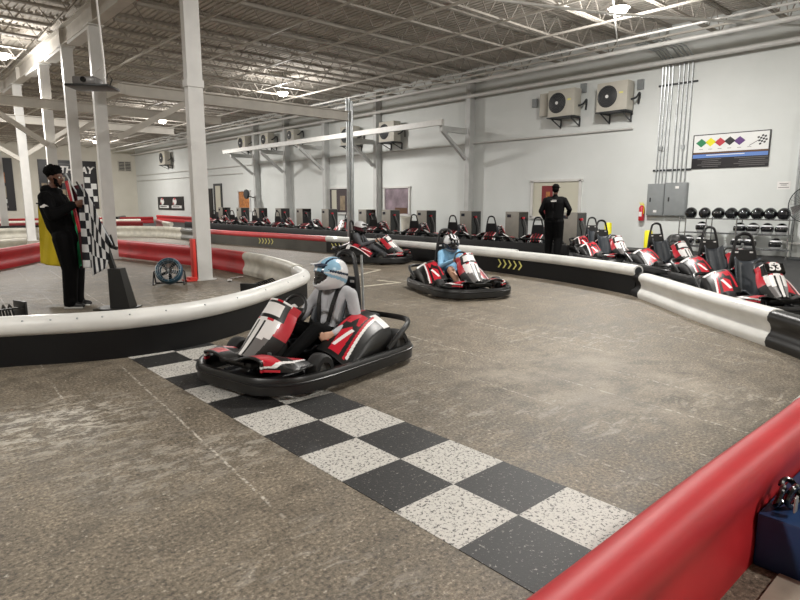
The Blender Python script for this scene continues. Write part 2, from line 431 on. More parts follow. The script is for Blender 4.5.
# wall pilasters with outrigger brackets, carrying a long rail
pil = [15.4, 20.9, 24.9, 28.6, 32.0]
for y in pil:
    b = MB(); b.box((17.35, y, 3.1), (.12, .22, 6.2)); b.box((17.52, y, 3.1), (.25,.1,6.2))
    b.bar((17.2,y,4.02), (15.85,y,4.02), .14, .2); b.bar((17.2,y,3.0), (15.95,y,3.95), .12, .12)
    struct(b.build('column', M['greycol'], smooth=0))
b = MB(); b.bar((15.75, 15.2, 4.22), (15.75, 32.6, 4.22), .14, .2); struct(b.build('beam', M['pipe'], smooth=0))
# pipes along the right wall
for i, (x, z, r, y0, y1, m) in enumerate([(17.3,5.29,.07,-2,53,'pipe'),(17.58,3.6,.03,9.0,53,'pipe'),(15.8,5.42,.06,-2,53,'pipe'),(14.9,5.5,.03,-2,53,'pipe'),(17.58,3.15,.02,34,53,'pipe')]):
    b = MB(); b.tube([(x,y0,z),(x,y1,z)], r, 10); struct(b.build('trim_%d' % (i+21), M[m]))
b = MB(); b.tube([(8,3,5.5),(11.5,6.5,5.52),(15.5,8.5,5.5)], .02, 6); b.tube([(9,8.5,5.4),(12.5,7.0,5.4),(17,4.6,5.5)], .03, 8); struct(b.build('trim_30', M['pipe']))

# windows of the right wall
def window(n, y0, y1, z0, z1, panes):
    b = MB(); t = .08; xf = XW-.04
    for a, c in (((xf,(y0+y1)/2,z1),(.08,y1-y0+t*2,t)),((xf,(y0+y1)/2,z0),(.08,y1-y0+t*2,t)),((xf,y0,(z0+z1)/2),(.08,t,z1-z0)),((xf,y1,(z0+z1)/2),(.08,t,z1-z0))): b.box(a, c)
    w = struct(b.build('window_%d' % n, M['column'], smooth=0))
    for k, (a, c, e, f, m) in enumerate(panes):
        q = MB(); q.box((XW-.02-.004*k, a+(c-a)/2, e+(f-e)/2), (.02, c-a, f-e)); struct(q.build('window_pane', M[m], w, smooth=0))
window(1, 10.7, 12.6, .86, 2.12, [(10.75,12.55,.9,2.08,'cream'),(11.75,12.2,.95,1.95,'darkred'),(11.86,12.02,1.4,1.75,'orange')])
window(2, 18.95, 20.6, .84, 2.04, [(19,20.55,.88,2.0,'mauve'),(19.1,19.9,.9,1.15,'wood')])
window(3, 23.3, 24.9, .84, 2.08, [(23.35,24.85,.9,2.03,'glassd'),(24.3,24.7,1.0,2.0,'cream'),(23.6,24.0,1.0,1.7,'photo')])
window(4, 33.2, 34.7, .92, 2.08, [(33.25,34.65,.95,2.05,'orange')])
b = MB(); b.box((XW-.03,37.6,1.3),(.06,1.2,2.6)); d = struct(b.build('door_1', M['acd'], smooth=0)); q = MB(); q.box((XW-.08,37.5,1.6),(.03,.7,1.7)); struct(q.build('door_panel', M['cream'], d, smooth=0))
b = MB(); b.box((XW-.03,38.8,1.15),(.06,.7,2.3)); struct(b.build('door_2', M['black'], smooth=0))

# checkered start line: 2 x 12 painted squares
b = MB(); s = .3975; yy = 2.276
for i in range(-9, 4):
    for j in (0, 1):
        x0 = 1.655+j*s; ya = yy-(i+1)*s; yb = yy-i*s
        if ya < .8: ya = .8
        b.box((x0+s/2, (ya+yb)/2, .0015), (s, yb-ya, .003), (i+j) % 2)
tag(b.build('checkered_line', [M['paintb'], M['paintw']], smooth=0), 'black and white checkered start line, two squares wide, painted on the concrete', 'floor marking')
for pts, lab in (([(6.0,7.72),(6.9,7.66)], 'short white lane mark between the silver-clad driver and the blue-clad driver'), ([(6.9,8.95),(7.9,9.4)], 'short white lane mark behind the blue-clad driver kart')):
    b = MB(); b.bar((*pts[0],.0015),(*pts[1],.0015),.07,.003); b.bar((*pts[1],.0015),(pts[1][0]-.1,pts[1][1]+.5,.0015),.06,.003)
    tag(b.build('lane_mark', M['lane'], smooth=0), lab, 'floor marking')

# high bay lamps
def lamp0():
    r = empty('high_bay_lamp', (12.7,20.6,5.45))
    b = MB(); b.lathe([(0,.22),(.06,.22),(.08,.14),(.2,.06),(.24,0),(.22,0),(0,.02)], 20); b.build('housing', M['lamph'], r)
    b = MB(); b.lathe([(0,-.15),(.08,-.14),(.15,-.10),(.19,-.04),(.2,.01),(0,.01)], 20); b.build('lens', M['lamp'], r)
    b = MB(); b.tube([(0,0,.2),(0,0,.74)], .012, 6); b.build('cable', M['black'], r)
    return r
L0 = lamp0()
lamps = [(12.7,20.95,'round ceiling lamp right of the tall white column, brightest in view'),(3.5,21.1,'round ceiling lamp at the upper left edge above the girder'),(12.2,32.2,'round ceiling lamp seen left of the tall white column'),
 (12.7,46,'far ceiling lamp seen between the thin white columns'),(12.9,7.1,'ceiling lamp above the parked karts at the top edge'),(2.5,33.7,'distant ceiling lamp left of the girder columns'),
 (6.6,4.2,'added ceiling lamp lighting the near track, outside the view'),(-5,2.6,'ceiling lamp left of the camera'),(3.5,-3.5,'ceiling lamp behind the camera'),(12.9,-4,'ceiling lamp near the front right corner'),(-5,16.6,'ceiling lamp over the left side'),(-5,32,'ceiling lamp over the far left side'),(3,44.6,'ceiling lamp by the back wall'),(-5,46,'ceiling lamp at the back left corner')]  # the lamp over the near track is invented, an unseen extra light
for i, (x, y, lab) in enumerate(lamps):
    o = L0 if i == 0 else dup(L0, skip=("lamp_light","ceiling_fill"))
    o.location = (x, y, 5.62); tag(o, lab, 'lamp', 'high bay ceiling lamps')
    ld = bpy.data.lights.new('lamp_light', 'AREA'); ld.shape = 'DISK'; ld.size = .44; ld.energy = LP*{6:.55, 8:.5, 7:1.2}.get(i, 1.0)
    ld.color = (1, .975, .935); ld.spread = math.radians(175)
    pd = bpy.data.lights.new('ceiling_fill', 'POINT'); pd.shadow_soft_size = .15; pd.energy = LP*UP; pd.color = (1, .97, .93)  # point light added under every lamp to brighten the ceiling
    po = bpy.data.objects.new('ceiling_fill', pd); COL.objects.link(po); po.parent = o; po.location = (0,0,-.32)
    lo = bpy.data.objects.new('lamp_light', ld); COL.objects.link(lo); lo.parent = o; lo.location = (0,0,-.17)
# ------------------------------------------------------------------ track barriers
GUARD = [(.0,.43),(.05,.425),(.085,.40),(.1,.36),(.095,.31),(.065,.27),(.05,.22),(.055,.17),(.075,.14),(.095,.10),(.1,.06),(.085,.0)]
GUARD = GUARD + [(-a, z) for a, z in reversed(GUARD[1:])]
def scale_prof(p, k, w=1): return [(a*w, z*k) for a, z in p]
def circ(z, r, n=14): return [(r*math.sin(2*PI*k/n), z+r*math.cos(2*PI*k/n)) for k in range(n)]
def tube_barrier(path, label, tubem, tz=.34, r=.085, skirtm='skirt', group='track edge barriers', name='track_barrier', n=8, screws=0, close=True):
    P = spline(path, n) if len(path) > 2 else [tuple(path[0]), tuple(path[1])]
    b = MB(); top = tz-r*.5
    b.sweep(P, [(.045,0),(.045,top),(.02,top+.02),(-.02,top+.02),(-.045,top),(-.045,0)])
    root = tag(b.build(name, M[skirtm], smooth=50), label, 'barrier', group)
    b = MB(); outer = circ(tz, r, 18)
    b.sweep(P, outer)
    # pipe end: dark disc stands in for the shade inside an open bore
    t = b.build('tube', M[tubem], root, smooth=60)
    bore = MB()
    for a, c in ((P[0], P[1]), (P[-1], P[-2])):
        d = (V(a)-V(c)).normalized(); p0 = V((a[0], a[1], tz)); dd = V((d.x, d.y, 0))
        bore.tube([p0+dd*.001, p0+dd*.004], r*.72, 16)
    bore.build('tube_bore_shade', M['acd'], t, smooth=0)
    if screws:
        s = MB(); L = len(P)
        for k in range(2, L-1, screws):
            d = (V(P[k])-V(P[k-1])).normalized(); nr = V((d.y, -d.x))
            for sg in (-1, 1):
                s.ell((P[k][0]+nr.x*r*.8*sg, P[k][1]+nr.y*r*.8*sg, tz+r*.6), (.009,.009,.009), nu=8, nv=5)
        s.build('screw', M['galv'], t)
    return root, P
def guard_barrier(path, label, m, k=1, group='track edge barriers', n=8, prof=None, w=1):
    P = spline(path, n) if len(path) > 2 else [tuple(path[0]), tuple(path[1])]
    b = MB(); b.sweep(P, scale_prof(prof or GUARD, k, w)); r = tag(b.build('track_barrier', M[m], smooth=50), label, 'barrier', group)
    return r
def endcap(p, d, parent, k=.85, L=.3, m='skirt', name='end_cap'):
    d = V(d).normalized(); q = (p[0]+d.x*L, p[1]+d.y*L)
    b = MB(); b.sweep([tuple(p), q], scale_prof(GUARD, k, 1.08)); b.build(name, M[m], parent, smooth=50)

# A: inner island, near curved white tube with black skirt
A = [(-3.2,7.9),(-1.6,7.05),(-.4,6.35),(.73,5.97),(1.13,5.78),(1.42,5.66),(1.75,5.58),(2.31,5.6),(3.0,5.9),(3.85,6.5),(4.55,7.1),(4.85,7.75)]
rA, PA = tube_barrier(A, 'long curved white tube on black skirt bounding the island in front of the flag man', 'white', tz=.345, r=.092, screws=5, n=8)
# white corrugated guard behind the hairpin, then red, then around
guard_barrier([(4.95,7.9),(5.2,8.7),(5.42,9.75),(5.5,10.6)], 'scuffed white corrugated guard curving behind the hairpin of the island', 'offwhite', 1)
guard_barrier([(5.5,10.6),(5.52,11.5),(5.47,12.5),(5.3,13.7),(5.15,14.7),(5.0,15.6),(4.86,16.7)], 'red corrugated guard behind the tall white column and floor blower', 'red', 1)
guard_barrier([(4.86,16.7),(4.55,17.6),(4.0,17.8),(3.4,17.2),(3.08,16.5)], 'short white guard bending round behind the flag man', 'offwhite', 1)
guard_barrier([(3.08,16.5),(2.46,15.5),(1.9,14.75),(1.0,13.8),(0,13.1)], 'red guard at the left edge of the view left of the yellow flag', 'red', 1)
guard_barrier([(3.2,18.9),(2.3,18.3),(1.4,17.6),(0,16.7)], 'white guard just behind the red guard at the left edge', 'offwhite', 1)

# C: outer track edge with chevrons
C1 = [(8.95,20.6),(9.0,19.4),(9.15,17.8),(9.42,15.9),(9.55,14.3),(9.6,13.7)]
r1, P1 = tube_barrier(C1, 'far tube barrier with faded red top and yellow chevrons on its grey skirt', 'redf', tz=.37, r=.085, skirtm='greyskirt')
C2 = [(9.6,13.7),(9.72,12.3),(9.82,10.9),(9.76,9.6),(9.72,8.4),(9.62,7.2)]
r2, P2 = tube_barrier(C2, 'white tube barrier on black skirt behind the two far karts, ending in an open pipe', 'white', tz=.38, r=.085)
C3 = [(9.62,9.3),(9.5,8.3),(9.38,7.3),(9.2,6.1),(8.9,5.0),(8.55,4.15)]
r3, P3 = tube_barrier(C3, 'white tube barrier on black skirt in front of the man in black', 'white', tz=.375, r=.09)
def chevrons(P, parent, y0, n=5, pitch=.155, tz=.19, m='yel', face=-1):
    # find path position nearest to y0 and walk towards smaller y
    pts = [V(p) for p in P]; i = min(range(len(pts)-1), key=lambda k: abs(pts[k].y-y0)); p = pts[i].copy(); d = (pts[i+1]-pts[i]).normalized()
    p += d*((y0-p.y)/d.y if abs(d.y) > .1 else 0)
    nr = V((-d.y, d.x)); 
    if nr.x > 0: nr = -nr
    b = MB(); w = .04; h = .085
    for k in range(n):
        o = p + d*(k*pitch) + nr*.0485
        def q(s, z): return (o.x+d.x*s, o.y+d.y*s, tz+z)
        b.add([q(0,h), q(w,h), q(w+.07,0), q(.07,0)], [(0,1,2,3)]); b.add([q(0,-h), q(w,-h), q(w+.07,0), q(.07,0)], [(0,1,2,3)])
    return b.build('chevron_marking', M[m], parent, smooth=0)
chevrons(P1, r1, 16.95, 5); chevrons(P1, r1, 20.5, 5)
chevrons(P2, r2, 13.5, 5); chevrons(P2, r2, 11.0, 5)
chevrons(P3, r3, 7.45, 5, .14)
guard_barrier([(8.95,20.6),(8.95,21.6),(9.0,22.4)], 'short grey guard where the red tube barrier begins, left of the tall column', 'greyskirt', .95)
guard_barrier([(9.0,22.4),(8.9,24.0),(8.2,25.4),(7.0,26.2),(5.66,26.4),(3.7,26.4),(1.5,25.8),(-1,24.4)], 'long white guard sweeping across the far left of the track', 'offwhite', 1)
# D: white corrugated guard at right with black ends
D = [(8.42,3.98),(8.1,3.6),(7.47,2.92),(6.97,2.32),(6.52,1.74)]
rD = guard_barrier(D, 'thick white corrugated guard in front of the parked karts at right', 'white', .86)
b = MB(); b.sweep([(8.62,4.2),(8.36,3.91)], scale_prof(GUARD, .84, .9)); b.build('end_cap', M['skirt'], rD)
rD2 = guard_barrier([(6.52,1.74),(6.25,1.43),(5.95,1.15)], 'black guard section at the right edge beyond the white guard', 'black', .84)
guard_barrier([(5.95,1.15),(5.5,.86),(4.6,.73),(3.36,.72)], 'white guard piece at the right edge joining the near red barrier', 'white', 1.05, w=.8)
# E: near red barrier
NEAR = [(0,.46),(.04,.455),(.07,.43),(.085,.39),(.08,.34),(.06,.29),(.05,.24),(.052,.18),(.06,.12),(.062,.06),(.06,0)]
NEAR = NEAR+[(-a, z) for a, z in reversed(NEAR[1:])]
b = MB(); P = [(-2.5+k*.147, .705+.004*math.sin(k*.45)) for k in range(40)]+[(3.36,.705)]
b.sweep(P, NEAR)
rE = tag(b.build('track_barrier', M['red'], smooth=60), 'long red plastic barrier across the near right corner', 'barrier')
# far background barriers
far = [([(14.5,41),(9,41.5),(3,41.5),(-6,40.5)],'far red guard under the two big posters','red',1.0),
 ([(12,36),(8,36.5),(3,36),(-6,35)],'far white guard second from the back wall','offwhite',1.0),
 ([(10.6,31.5),(8,32.8),(4,32.4),(-6,31)],'far dark red guard third from the back wall','darkred',1.0),
 ([(6.2,28.8),(3.5,29),(-6,28)],'far black guard behind the sweeping white guard','black',1.0),
 ([(13.6,44),(12.0,40.4)],'far black guard below the vent in the corner','black',1.1),
 ([(12.1,33.6),(11.3,30.4)],'far dark red guard below the small double sign','darkred',1.05),
 ([(11.2,30.2),(10.8,28.2)],'far dirty white guard below the small double sign','offwhite',1.05),
 ([(16.6,46),(16.4,40),(16.1,36),(15.9,34)],'far red guard behind the farthest charging cabinets','red',1.0)]
for p, lab, m, k in far: guard_barrier(p, lab, m, k)
# pit wall, low black
b = MB(); P = spline([(13.45,33),(13.45,24),(13.35,16),(13.25,11.5),(13.3,8.35)], 6); b.sweep(P, [(.06,0),(.06,.27),(.03,.31),(-.03,.31),(-.06,.27),(-.06,0)])
tag(b.build('pit_barrier', M['skirt'], smooth=50), 'low black barrier in front of the row of parked karts and charging cabinets', 'barrier')
# ------------------------------------------------------------------ the karts
def mirror(p): return p + [(x, -y) for x, y in reversed(p[1:-1])]
def make_kart():
    r = empty('go_kart', (0,0,0))
    # bumper ring
    half = [(1.02,0),(1.02,.22),(.98,.40),(.80,.60),(.50,.67),(0,.685),(-.5,.69),(-.78,.66),(-.95,.50),(-1.0,.28),(-1.0,0)]
    P = spline(mirror(half), 5, True)
    b = MB(); b.sweep(P, [(.03,.03),(.04,.05),(.042,.145),(.02,.168),(-.02,.168),(-.035,.145),(-.035,.045)], closed=True)
    bmp = b.build('bumper', M['black'], r, smooth=50)
    b = MB(); b.tube([(p[0]*1.035, p[1]*1.045, .125) for p in P], .010, 6, closed=True); b.build('bumper_edge', M['frame'], bmp)
    # rear hoop over the wheels
    b = MB(); hp = spline([(-.42,.66,.17),(-.6,.67,.27),(-.78,.65,.34),(-.93,.52,.35),(-.98,.3,.35),(-.98,0,.35)], 5)
    hp = hp + [(x,-y,z) for x,y,z in reversed(hp[:-1])]
    b.tube(hp, .026, 8); b.build('rear_hoop', M['black'], r)
    # floor pan and frame
    b = MB(); b.prism([(.9,.3),(.6,.36),(0,.4),(-.5,.4),(-.9,.42),(-.9,-.42),(-.5,-.4),(0,-.4),(.6,-.36),(.9,-.3)], .02, z0=.06); 
    b.tube([(.8,.3,.09),(.1,.36,.09),(-.5,.36,.1),(-.95,.36,.14)], .016, 8); b.tube([(.8,-.3,.09),(.1,-.36,.09),(-.5,-.36,.1),(-.95,-.36,.14)], .016, 8)
    b.tube([(-.72,-.5,.14),(-.72,.5,.14)], .02, 8); b.tube([(.43,-.5,.13),(.43,.5,.13)], .016, 8)
    for s in (-1,1): b.tube([(.3,s*.36,.1),(.35,s*.66,.13)], .014, 6); b.tube([(-.3,s*.38,.1),(-.3,s*.68,.13)], .014, 6)
    b.build('chassis', M['frame'], r)
    # low front fairings (red with white slash, black skirts)
    for s in (-1, 1):
        b = MB()
        def fn(u, v, s=s):
            x = .97-.40*u; y = (.06+.50*v+.06*math.sin(PI*u)*v)*s
            z = .20+.065*math.sin(PI*min(1,v*1.1))*(1-.5*u)+.03*(1-v); y = y if u < .9 or v > .3 else y
            if u > .40: y = (.30+.30*v)*s if u > .6 else y+(.24*(1-v))*s*(u-.40)/.20
            if u > .5: z -= .05*(u-.5)*2*(1-v)
            lim = .37 if x > .93 else (.37+(.93-x)/.13*.2 if x > .80 else .58+(.8-x)*.12); y = max(-lim, min(lim, y))
            return (x, y, z)
        def mf(u, v):
            if abs(v-.78+.15*u) < .035: return 1
            if .25 < v < .78-.15*u and .05 < u < .42: return 0
            if v > .84 and u < .3: return 0
            if u > .62 and .3 < v < .62: return 0
            return 2
        b.grid(90, 70, fn, mf); o = b.build('front_fairing', [M['kred'], M['kwhite'], M['black']], r, smooth=60, fix=False)
        sm = o.modifiers.new('s', 'SOLIDIFY'); sm.thickness = .02; sm.offset = -1; bake(o)
    b = MB(); b.box((.80,0,.21),(.26,.42,.05), bev=.02); b.tube([(.95,-.16,.23),(.98,0,.24),(.95,.16,.23)], .012, 6); b.build('front_plate', M['black'], r)
    # nose panel with number plate
    b = MB()
    def nf(u, v):
        w = (.11+.05*math.sin(PI*min(u*1.15,1))+.05*u); a = v*2-1
        x = .80-.44*u**.9; z = .20+.40*u-.03*math.sin(PI*u)*0
        z += .02*(1-u); k = 1-abs(a)**2.2
        return (x+.06*k-.10*abs(a)**3, a*w, z+.035*k-.07*abs(a)**3)
    def nm(u, v):
        a = abs(v*2-1)
        if .72 < u < .93 and a < .62: return 1
        if .66 < u < .97 and a < .78: return 3
        if a < .13: return 1
        if a < .24: return 3 if u < .6 else 1
        if a < .5: return 4 if u < .3 else (1 if u < .62 else 0)
        if a < .60+.2*u: return 4 if u < .35 else 1
        return 0 if u > .42 else 3
    b.grid(130, 100, nf, nm); o = b.build('nose_panel', [M['kred'], M['kwhite'], M['kred'], M['black'], M['kgrey']], r, smooth=60, fix=False)
    sm = o.modifiers.new('s', 'SOLIDIFY'); sm.thickness = .018; sm.offset = -1; bake(o)
    b = MB(); b.bar((.62,.1,.08),(.42,.1,.46),.02,.02); b.bar((.62,-.1,.08),(.42,-.1,.46),.02,.02); b.box((.52,0,.22),(.2,.3,.26), bev=.04); b.build('nose_bracket', M['black'], r)
    # side pods
    for s in (-1, 1):
        b = MB()
        def pf(u, v, s=s):
            x = .17-.70*u; top = .21+.23*math.sin(min(u*1.05,1)*PI*.5)
            yi = .27-.02*u; yo = .62-.03*u
            if v < .6: t = v/.6; return (x, (yi+(yo-yi)*t)*s, top-.11*t*t)
            t = (v-.6)/.4; return (x, (yo+.02*math.sin(t*PI))*s, top-.11-(top-.11-.13-.06*max(0,u-.55))*t)
        def pm(u, v):
            if v > .6: return 2
            if abs(v-(.54-.16*u)) < .022 and .08 < u < .97: return 1
            if abs(v-(.50-.16*u)) < .022 and .05 < u < .9: return 0
            k = v-.30+.10*u
            if .14 < u < .46 and abs(k-.45*(u-.30)) < .032: return 1
            if .55 < u < .80 and -.14 < k < .11 and abs(k) > .12*(.8-u)*3-.03: return 0
            if .06 < u < .50-.9*abs(k-.02) and -.11 < k < .10: return 0
            if abs(v-.07) < .025 and u > .15: return 0
            if u > .86 and v > .30: return 1
            return 2
        b.grid(150, 110, pf, pm); o = b.build('side_pod', [M['kred'], M['kwhite'], M['black']], r, smooth=60, fix=False)
        sm = o.modifiers.new('s', 'SOLIDIFY'); sm.thickness = .02; sm.offset = -1 if s > 0 else 1; bake(o)
    # rear engine cover
    b = MB()
    def ef(u, v):
        a = v*2-1; x = -.52-.38*u; z = .50-.12*u-.10*abs(a)**3-(.18*max(0, u-.8)*5*.5)
        return (x, a*(.27-.02*u), z+.015*math.cos(a*PI*3)*0)
    b.grid(20, 70, ef, lambda u, v: 1 if abs(abs(v*2-1)-.55) < .045 or (abs(abs(v*2-1)-.2) < .03) else (2 if abs(abs(v*2-1)-.66) < .03 else 0))
    o = b.build('engine_cover', [M['black'], M['kred'], M['kwhite']], r, smooth=60, fix=False); sm = o.modifiers.new('s', 'SOLIDIFY'); sm.thickness = .02; sm.offset = 1; bake(o)
    b = MB(); b.box((-.74,0,.24),(.34,.44,.28), bev=.04); b.tube([(-.9,.12,.16),(-1.0,.12,.2)], .03, 10); b.build('engine', M['acd'], r)
    # seat
    b = MB()
    def sf(u, v):
        a = v*2-1; w = .18+.02*math.sin(PI*u)
        if u < .45: t = u/.45; x = .10-.36*t; z = .17-.05*t
        else: t = (u-.45)/.55; x = -.26-.22*t; z = .12+.46*t**.9
        z += .10*abs(a)**3*(1-.6*abs(u-.5)); x += .09*abs(a)**3*(1 if u > .45 else 0)
        return (x, a*w, z)
    b.grid(20, 14, sf); o = b.build('seat', M['seat'], r, smooth=70, fix=False); sm = o.modifiers.new('s', 'SOLIDIFY'); sm.thickness = .022; sm.offset = 1; bake(o)
    # headrest: trapezoid panel with a hoop on top
    hr = MB(); xb = -.53
    def xz(y, z): return (xb-.10*(z-.45), y, z)
    hr.add([xz(-.20,.42),xz(.20,.42),xz(.16,.74),xz(-.16,.74)],[(0,1,2,3)]); hr.add([tuple(V(p)+V((-.03,0,0))) for p in (xz(-.20,.42),xz(.20,.42),xz(.16,.74),xz(-.16,.74))],[(3,2,1,0)])
    for i in range(4):
        q = [xz(-.20,.42),xz(.20,.42),xz(.16,.74),xz(-.16,.74)]; a, c = V(q[i]), V(q[(i+1)%4]); d = V((-.03,0,0)); hr.add([a, c, c+d, a+d],[(0,1,2,3)])
    hr.tube([V(xz(*p))+V((-.015,0,0)) for p in spline([(-.215,.40),(-.175,.66),(-.13,.84),(-.09,.93),(0,.955),(.09,.93),(.13,.84),(.175,.66),(.215,.40)], 4)], .024, 8)
    for z, w in ((.70,.05),(.50,.05)):
        for s in (-1,1): p = V(xz(s*.11, z)); hr.box((p.x+.003, p.y, p.z), (.006, w, .022), 1)
    h = hr.build('headrest', [M['frame'], M['kwhite']], r)
    b = MB(); b.tube([(-.58,.24,.1),(-.62,.20,.5),(-.66,.15,.93)], .013, 6); b.tube([(-.9,.1,.2),(-.60,.05,.6)], .012, 6); b.build('headrest_stay', M['galv'], r)
    # steering wheel and column
    b = MB(); T = Tm((.20,0,.53), (0, math.radians(-38), 0))
    ring = [(.0+.0, .15*math.cos(t), .135*math.sin(t)) for t in [2*PI*k/28 for k in range(28)]]
    b.tube(ring, .015, 8, closed=True, T=T); b.bar((0,-.14,0),(0,.14,0),.02,.035, T=T); b.bar((0,0,-.12),(0,0,.0),.03,.02, T=T); b.tube([(0.02,0,0),(.30,0,-.26)], .014, 8, T=Tm((.20,0,.53)))
    sw = b.build('steering_wheel', M['black'], r)
    b = MB(); b.tube([(-.018,0,0),(.01,0,0)], .045, 14, T=T); b.build('hub', M['kwhite'], sw)
    # battery / fuel boxes
    for s in (-1,1):
        b = MB(); b.box((-.12, s*.30, .17), (.42,.10,.17), bev=.02); b.build('side_box', M['acd'], r)
    b = MB()
    for s in (-1,1): b.bar((.62,s*.12,.08),(.66,s*.14,.22),.02,.02); b.box((.665,s*.14,.24),(.02,.07,.05))
    b.build('pedal', M['galv'], r, smooth=0)
    # wheels
    def wheel(x, y, rad, w):
        s = 1 if y > 0 else -1; T = Tm((x, y, rad), (PI/2, 0, 0))
        b = MB(); h = w/2; b.lathe([(rad*.55,-h),(rad*.85,-h),(rad*.97,-h*.75),(rad,-h*.3),(rad,h*.3),(rad*.97,h*.75),(rad*.85,h),(rad*.55,h),(rad*.55,-h)], 26, T=T)
        o = b.build('wheel', M['rubber'], r)
        b = MB(); b.lathe([(0,-h*.5),(rad*.2,-h*.55),(rad*.25,-h*.3),(rad*.45,-h*.3),(rad*.56,-h*.9),(rad*.56,h*.9),(rad*.45,h*.3),(rad*.25,h*.3),(rad*.2,h*.55),(0,h*.5)], 20, T=T)
        b.build('rim', M['rim'], o)
    for s in (-1,1): wheel(.43, s*.54, .135, .14); wheel(-.72, s*.53, .145, .17)
    return r
KART = make_kart()
def plate_text(kart, txt):
    b = MB()
    n = V((.685,0,.728)); p = V((.492,0,.567))+n*.017
    T = Matrix(((0,-.728,.685,p.x),(1,0,0,p.y),(0,.685,.728,p.z),(0,0,0,1)))
    b.box((0,0,-.026), (.26,.155,.064), 1, T, bev=.01); b.text(txt, .16, T @ Matrix.Translation((0,0,.012)), 0, ext=.006, bold=.004); b.build('number_plate', [M['kwhite'], M['gloss']], kart, smooth=0)
def heading(dx, dy): return math.atan2(dy, dx)
KS = (.87,.87,1.0)
KART.scale = (.84,.87,1.0)
KART.location = (2.70, 4.16, .003); KART.rotation_euler = (0, 0, math.radians(192)); tag(KART, 'go-kart crossing the checkered line with the driver in the light blue and white helmet', 'go-kart', 'go-karts being driven')
K2 = dup(KART, (6.85, 6.25, 0), math.radians(-113), 'go-kart in mid track with the driver in the light blue sweatshirt', 'go-karts being driven')
K2.scale = KS
K3 = dup(KART, (8.80, 10.75, .003), math.radians(-58), 'go-kart with the driver in grey, rearmost of the moving karts', 'go-karts being driven')
K3.scale = KS
parked = [
 (8.72, 2.60, -140, 'parked go-kart numbered 53, nearest the right edge', '53'),
 (10.74, 3.72, -128, 'parked go-kart directly behind the one numbered 53', None),
 (11.95, 5.18, -122, 'parked go-kart with its hoop in front of the left end of the helmet rack', None),
 (12.85, 6.95, -125, 'parked go-kart between the two yellow bollards and the man in black', None),
 (15.0, 8.5, -130, 'parked go-kart with its hoop just left of the left yellow bollard', None),
]
for x, y, a, lab, num in parked:
    k = dup(KART, (x, y, .008), math.radians(a), lab, 'parked go-karts'); k.scale = KS
    if num: plate_text(k, num)
rows = [(14.9,10.25,'parked go-kart half hidden behind the man in black'),(14.88,11.95,'parked go-kart between the second and third nearest charging cabinets'),(14.8,13.5,'parked go-kart between the third and fourth nearest charging cabinets'),
 (14.85,15.4,'parked go-kart just left of the fourth nearest charging cabinet'),(14.8,17.6,'parked go-kart in front of the fifth nearest cabinet'),(14.9,20.0,'parked go-kart right behind the round pole, white nose showing'),(14.8,22.2,'parked go-kart just left of the round pole'),
 (14.8,24.6,'parked go-kart in front of the seventh nearest cabinet'),(14.8,26.8,'parked go-kart in front of the eighth nearest cabinet'),(14.8,29.2,'parked go-kart in front of the ninth nearest cabinet'),(14.8,31.4,'farthest parked go-kart in the row by the wall')]
for i, (x, y, lab) in enumerate(rows):
    dup(KART, (x, y, .008), math.radians(-145 if i == 5 else 20), lab, 'parked go-karts', skip=('side_box','pedal','headrest_stay','nose_bracket','engine')).scale = KS
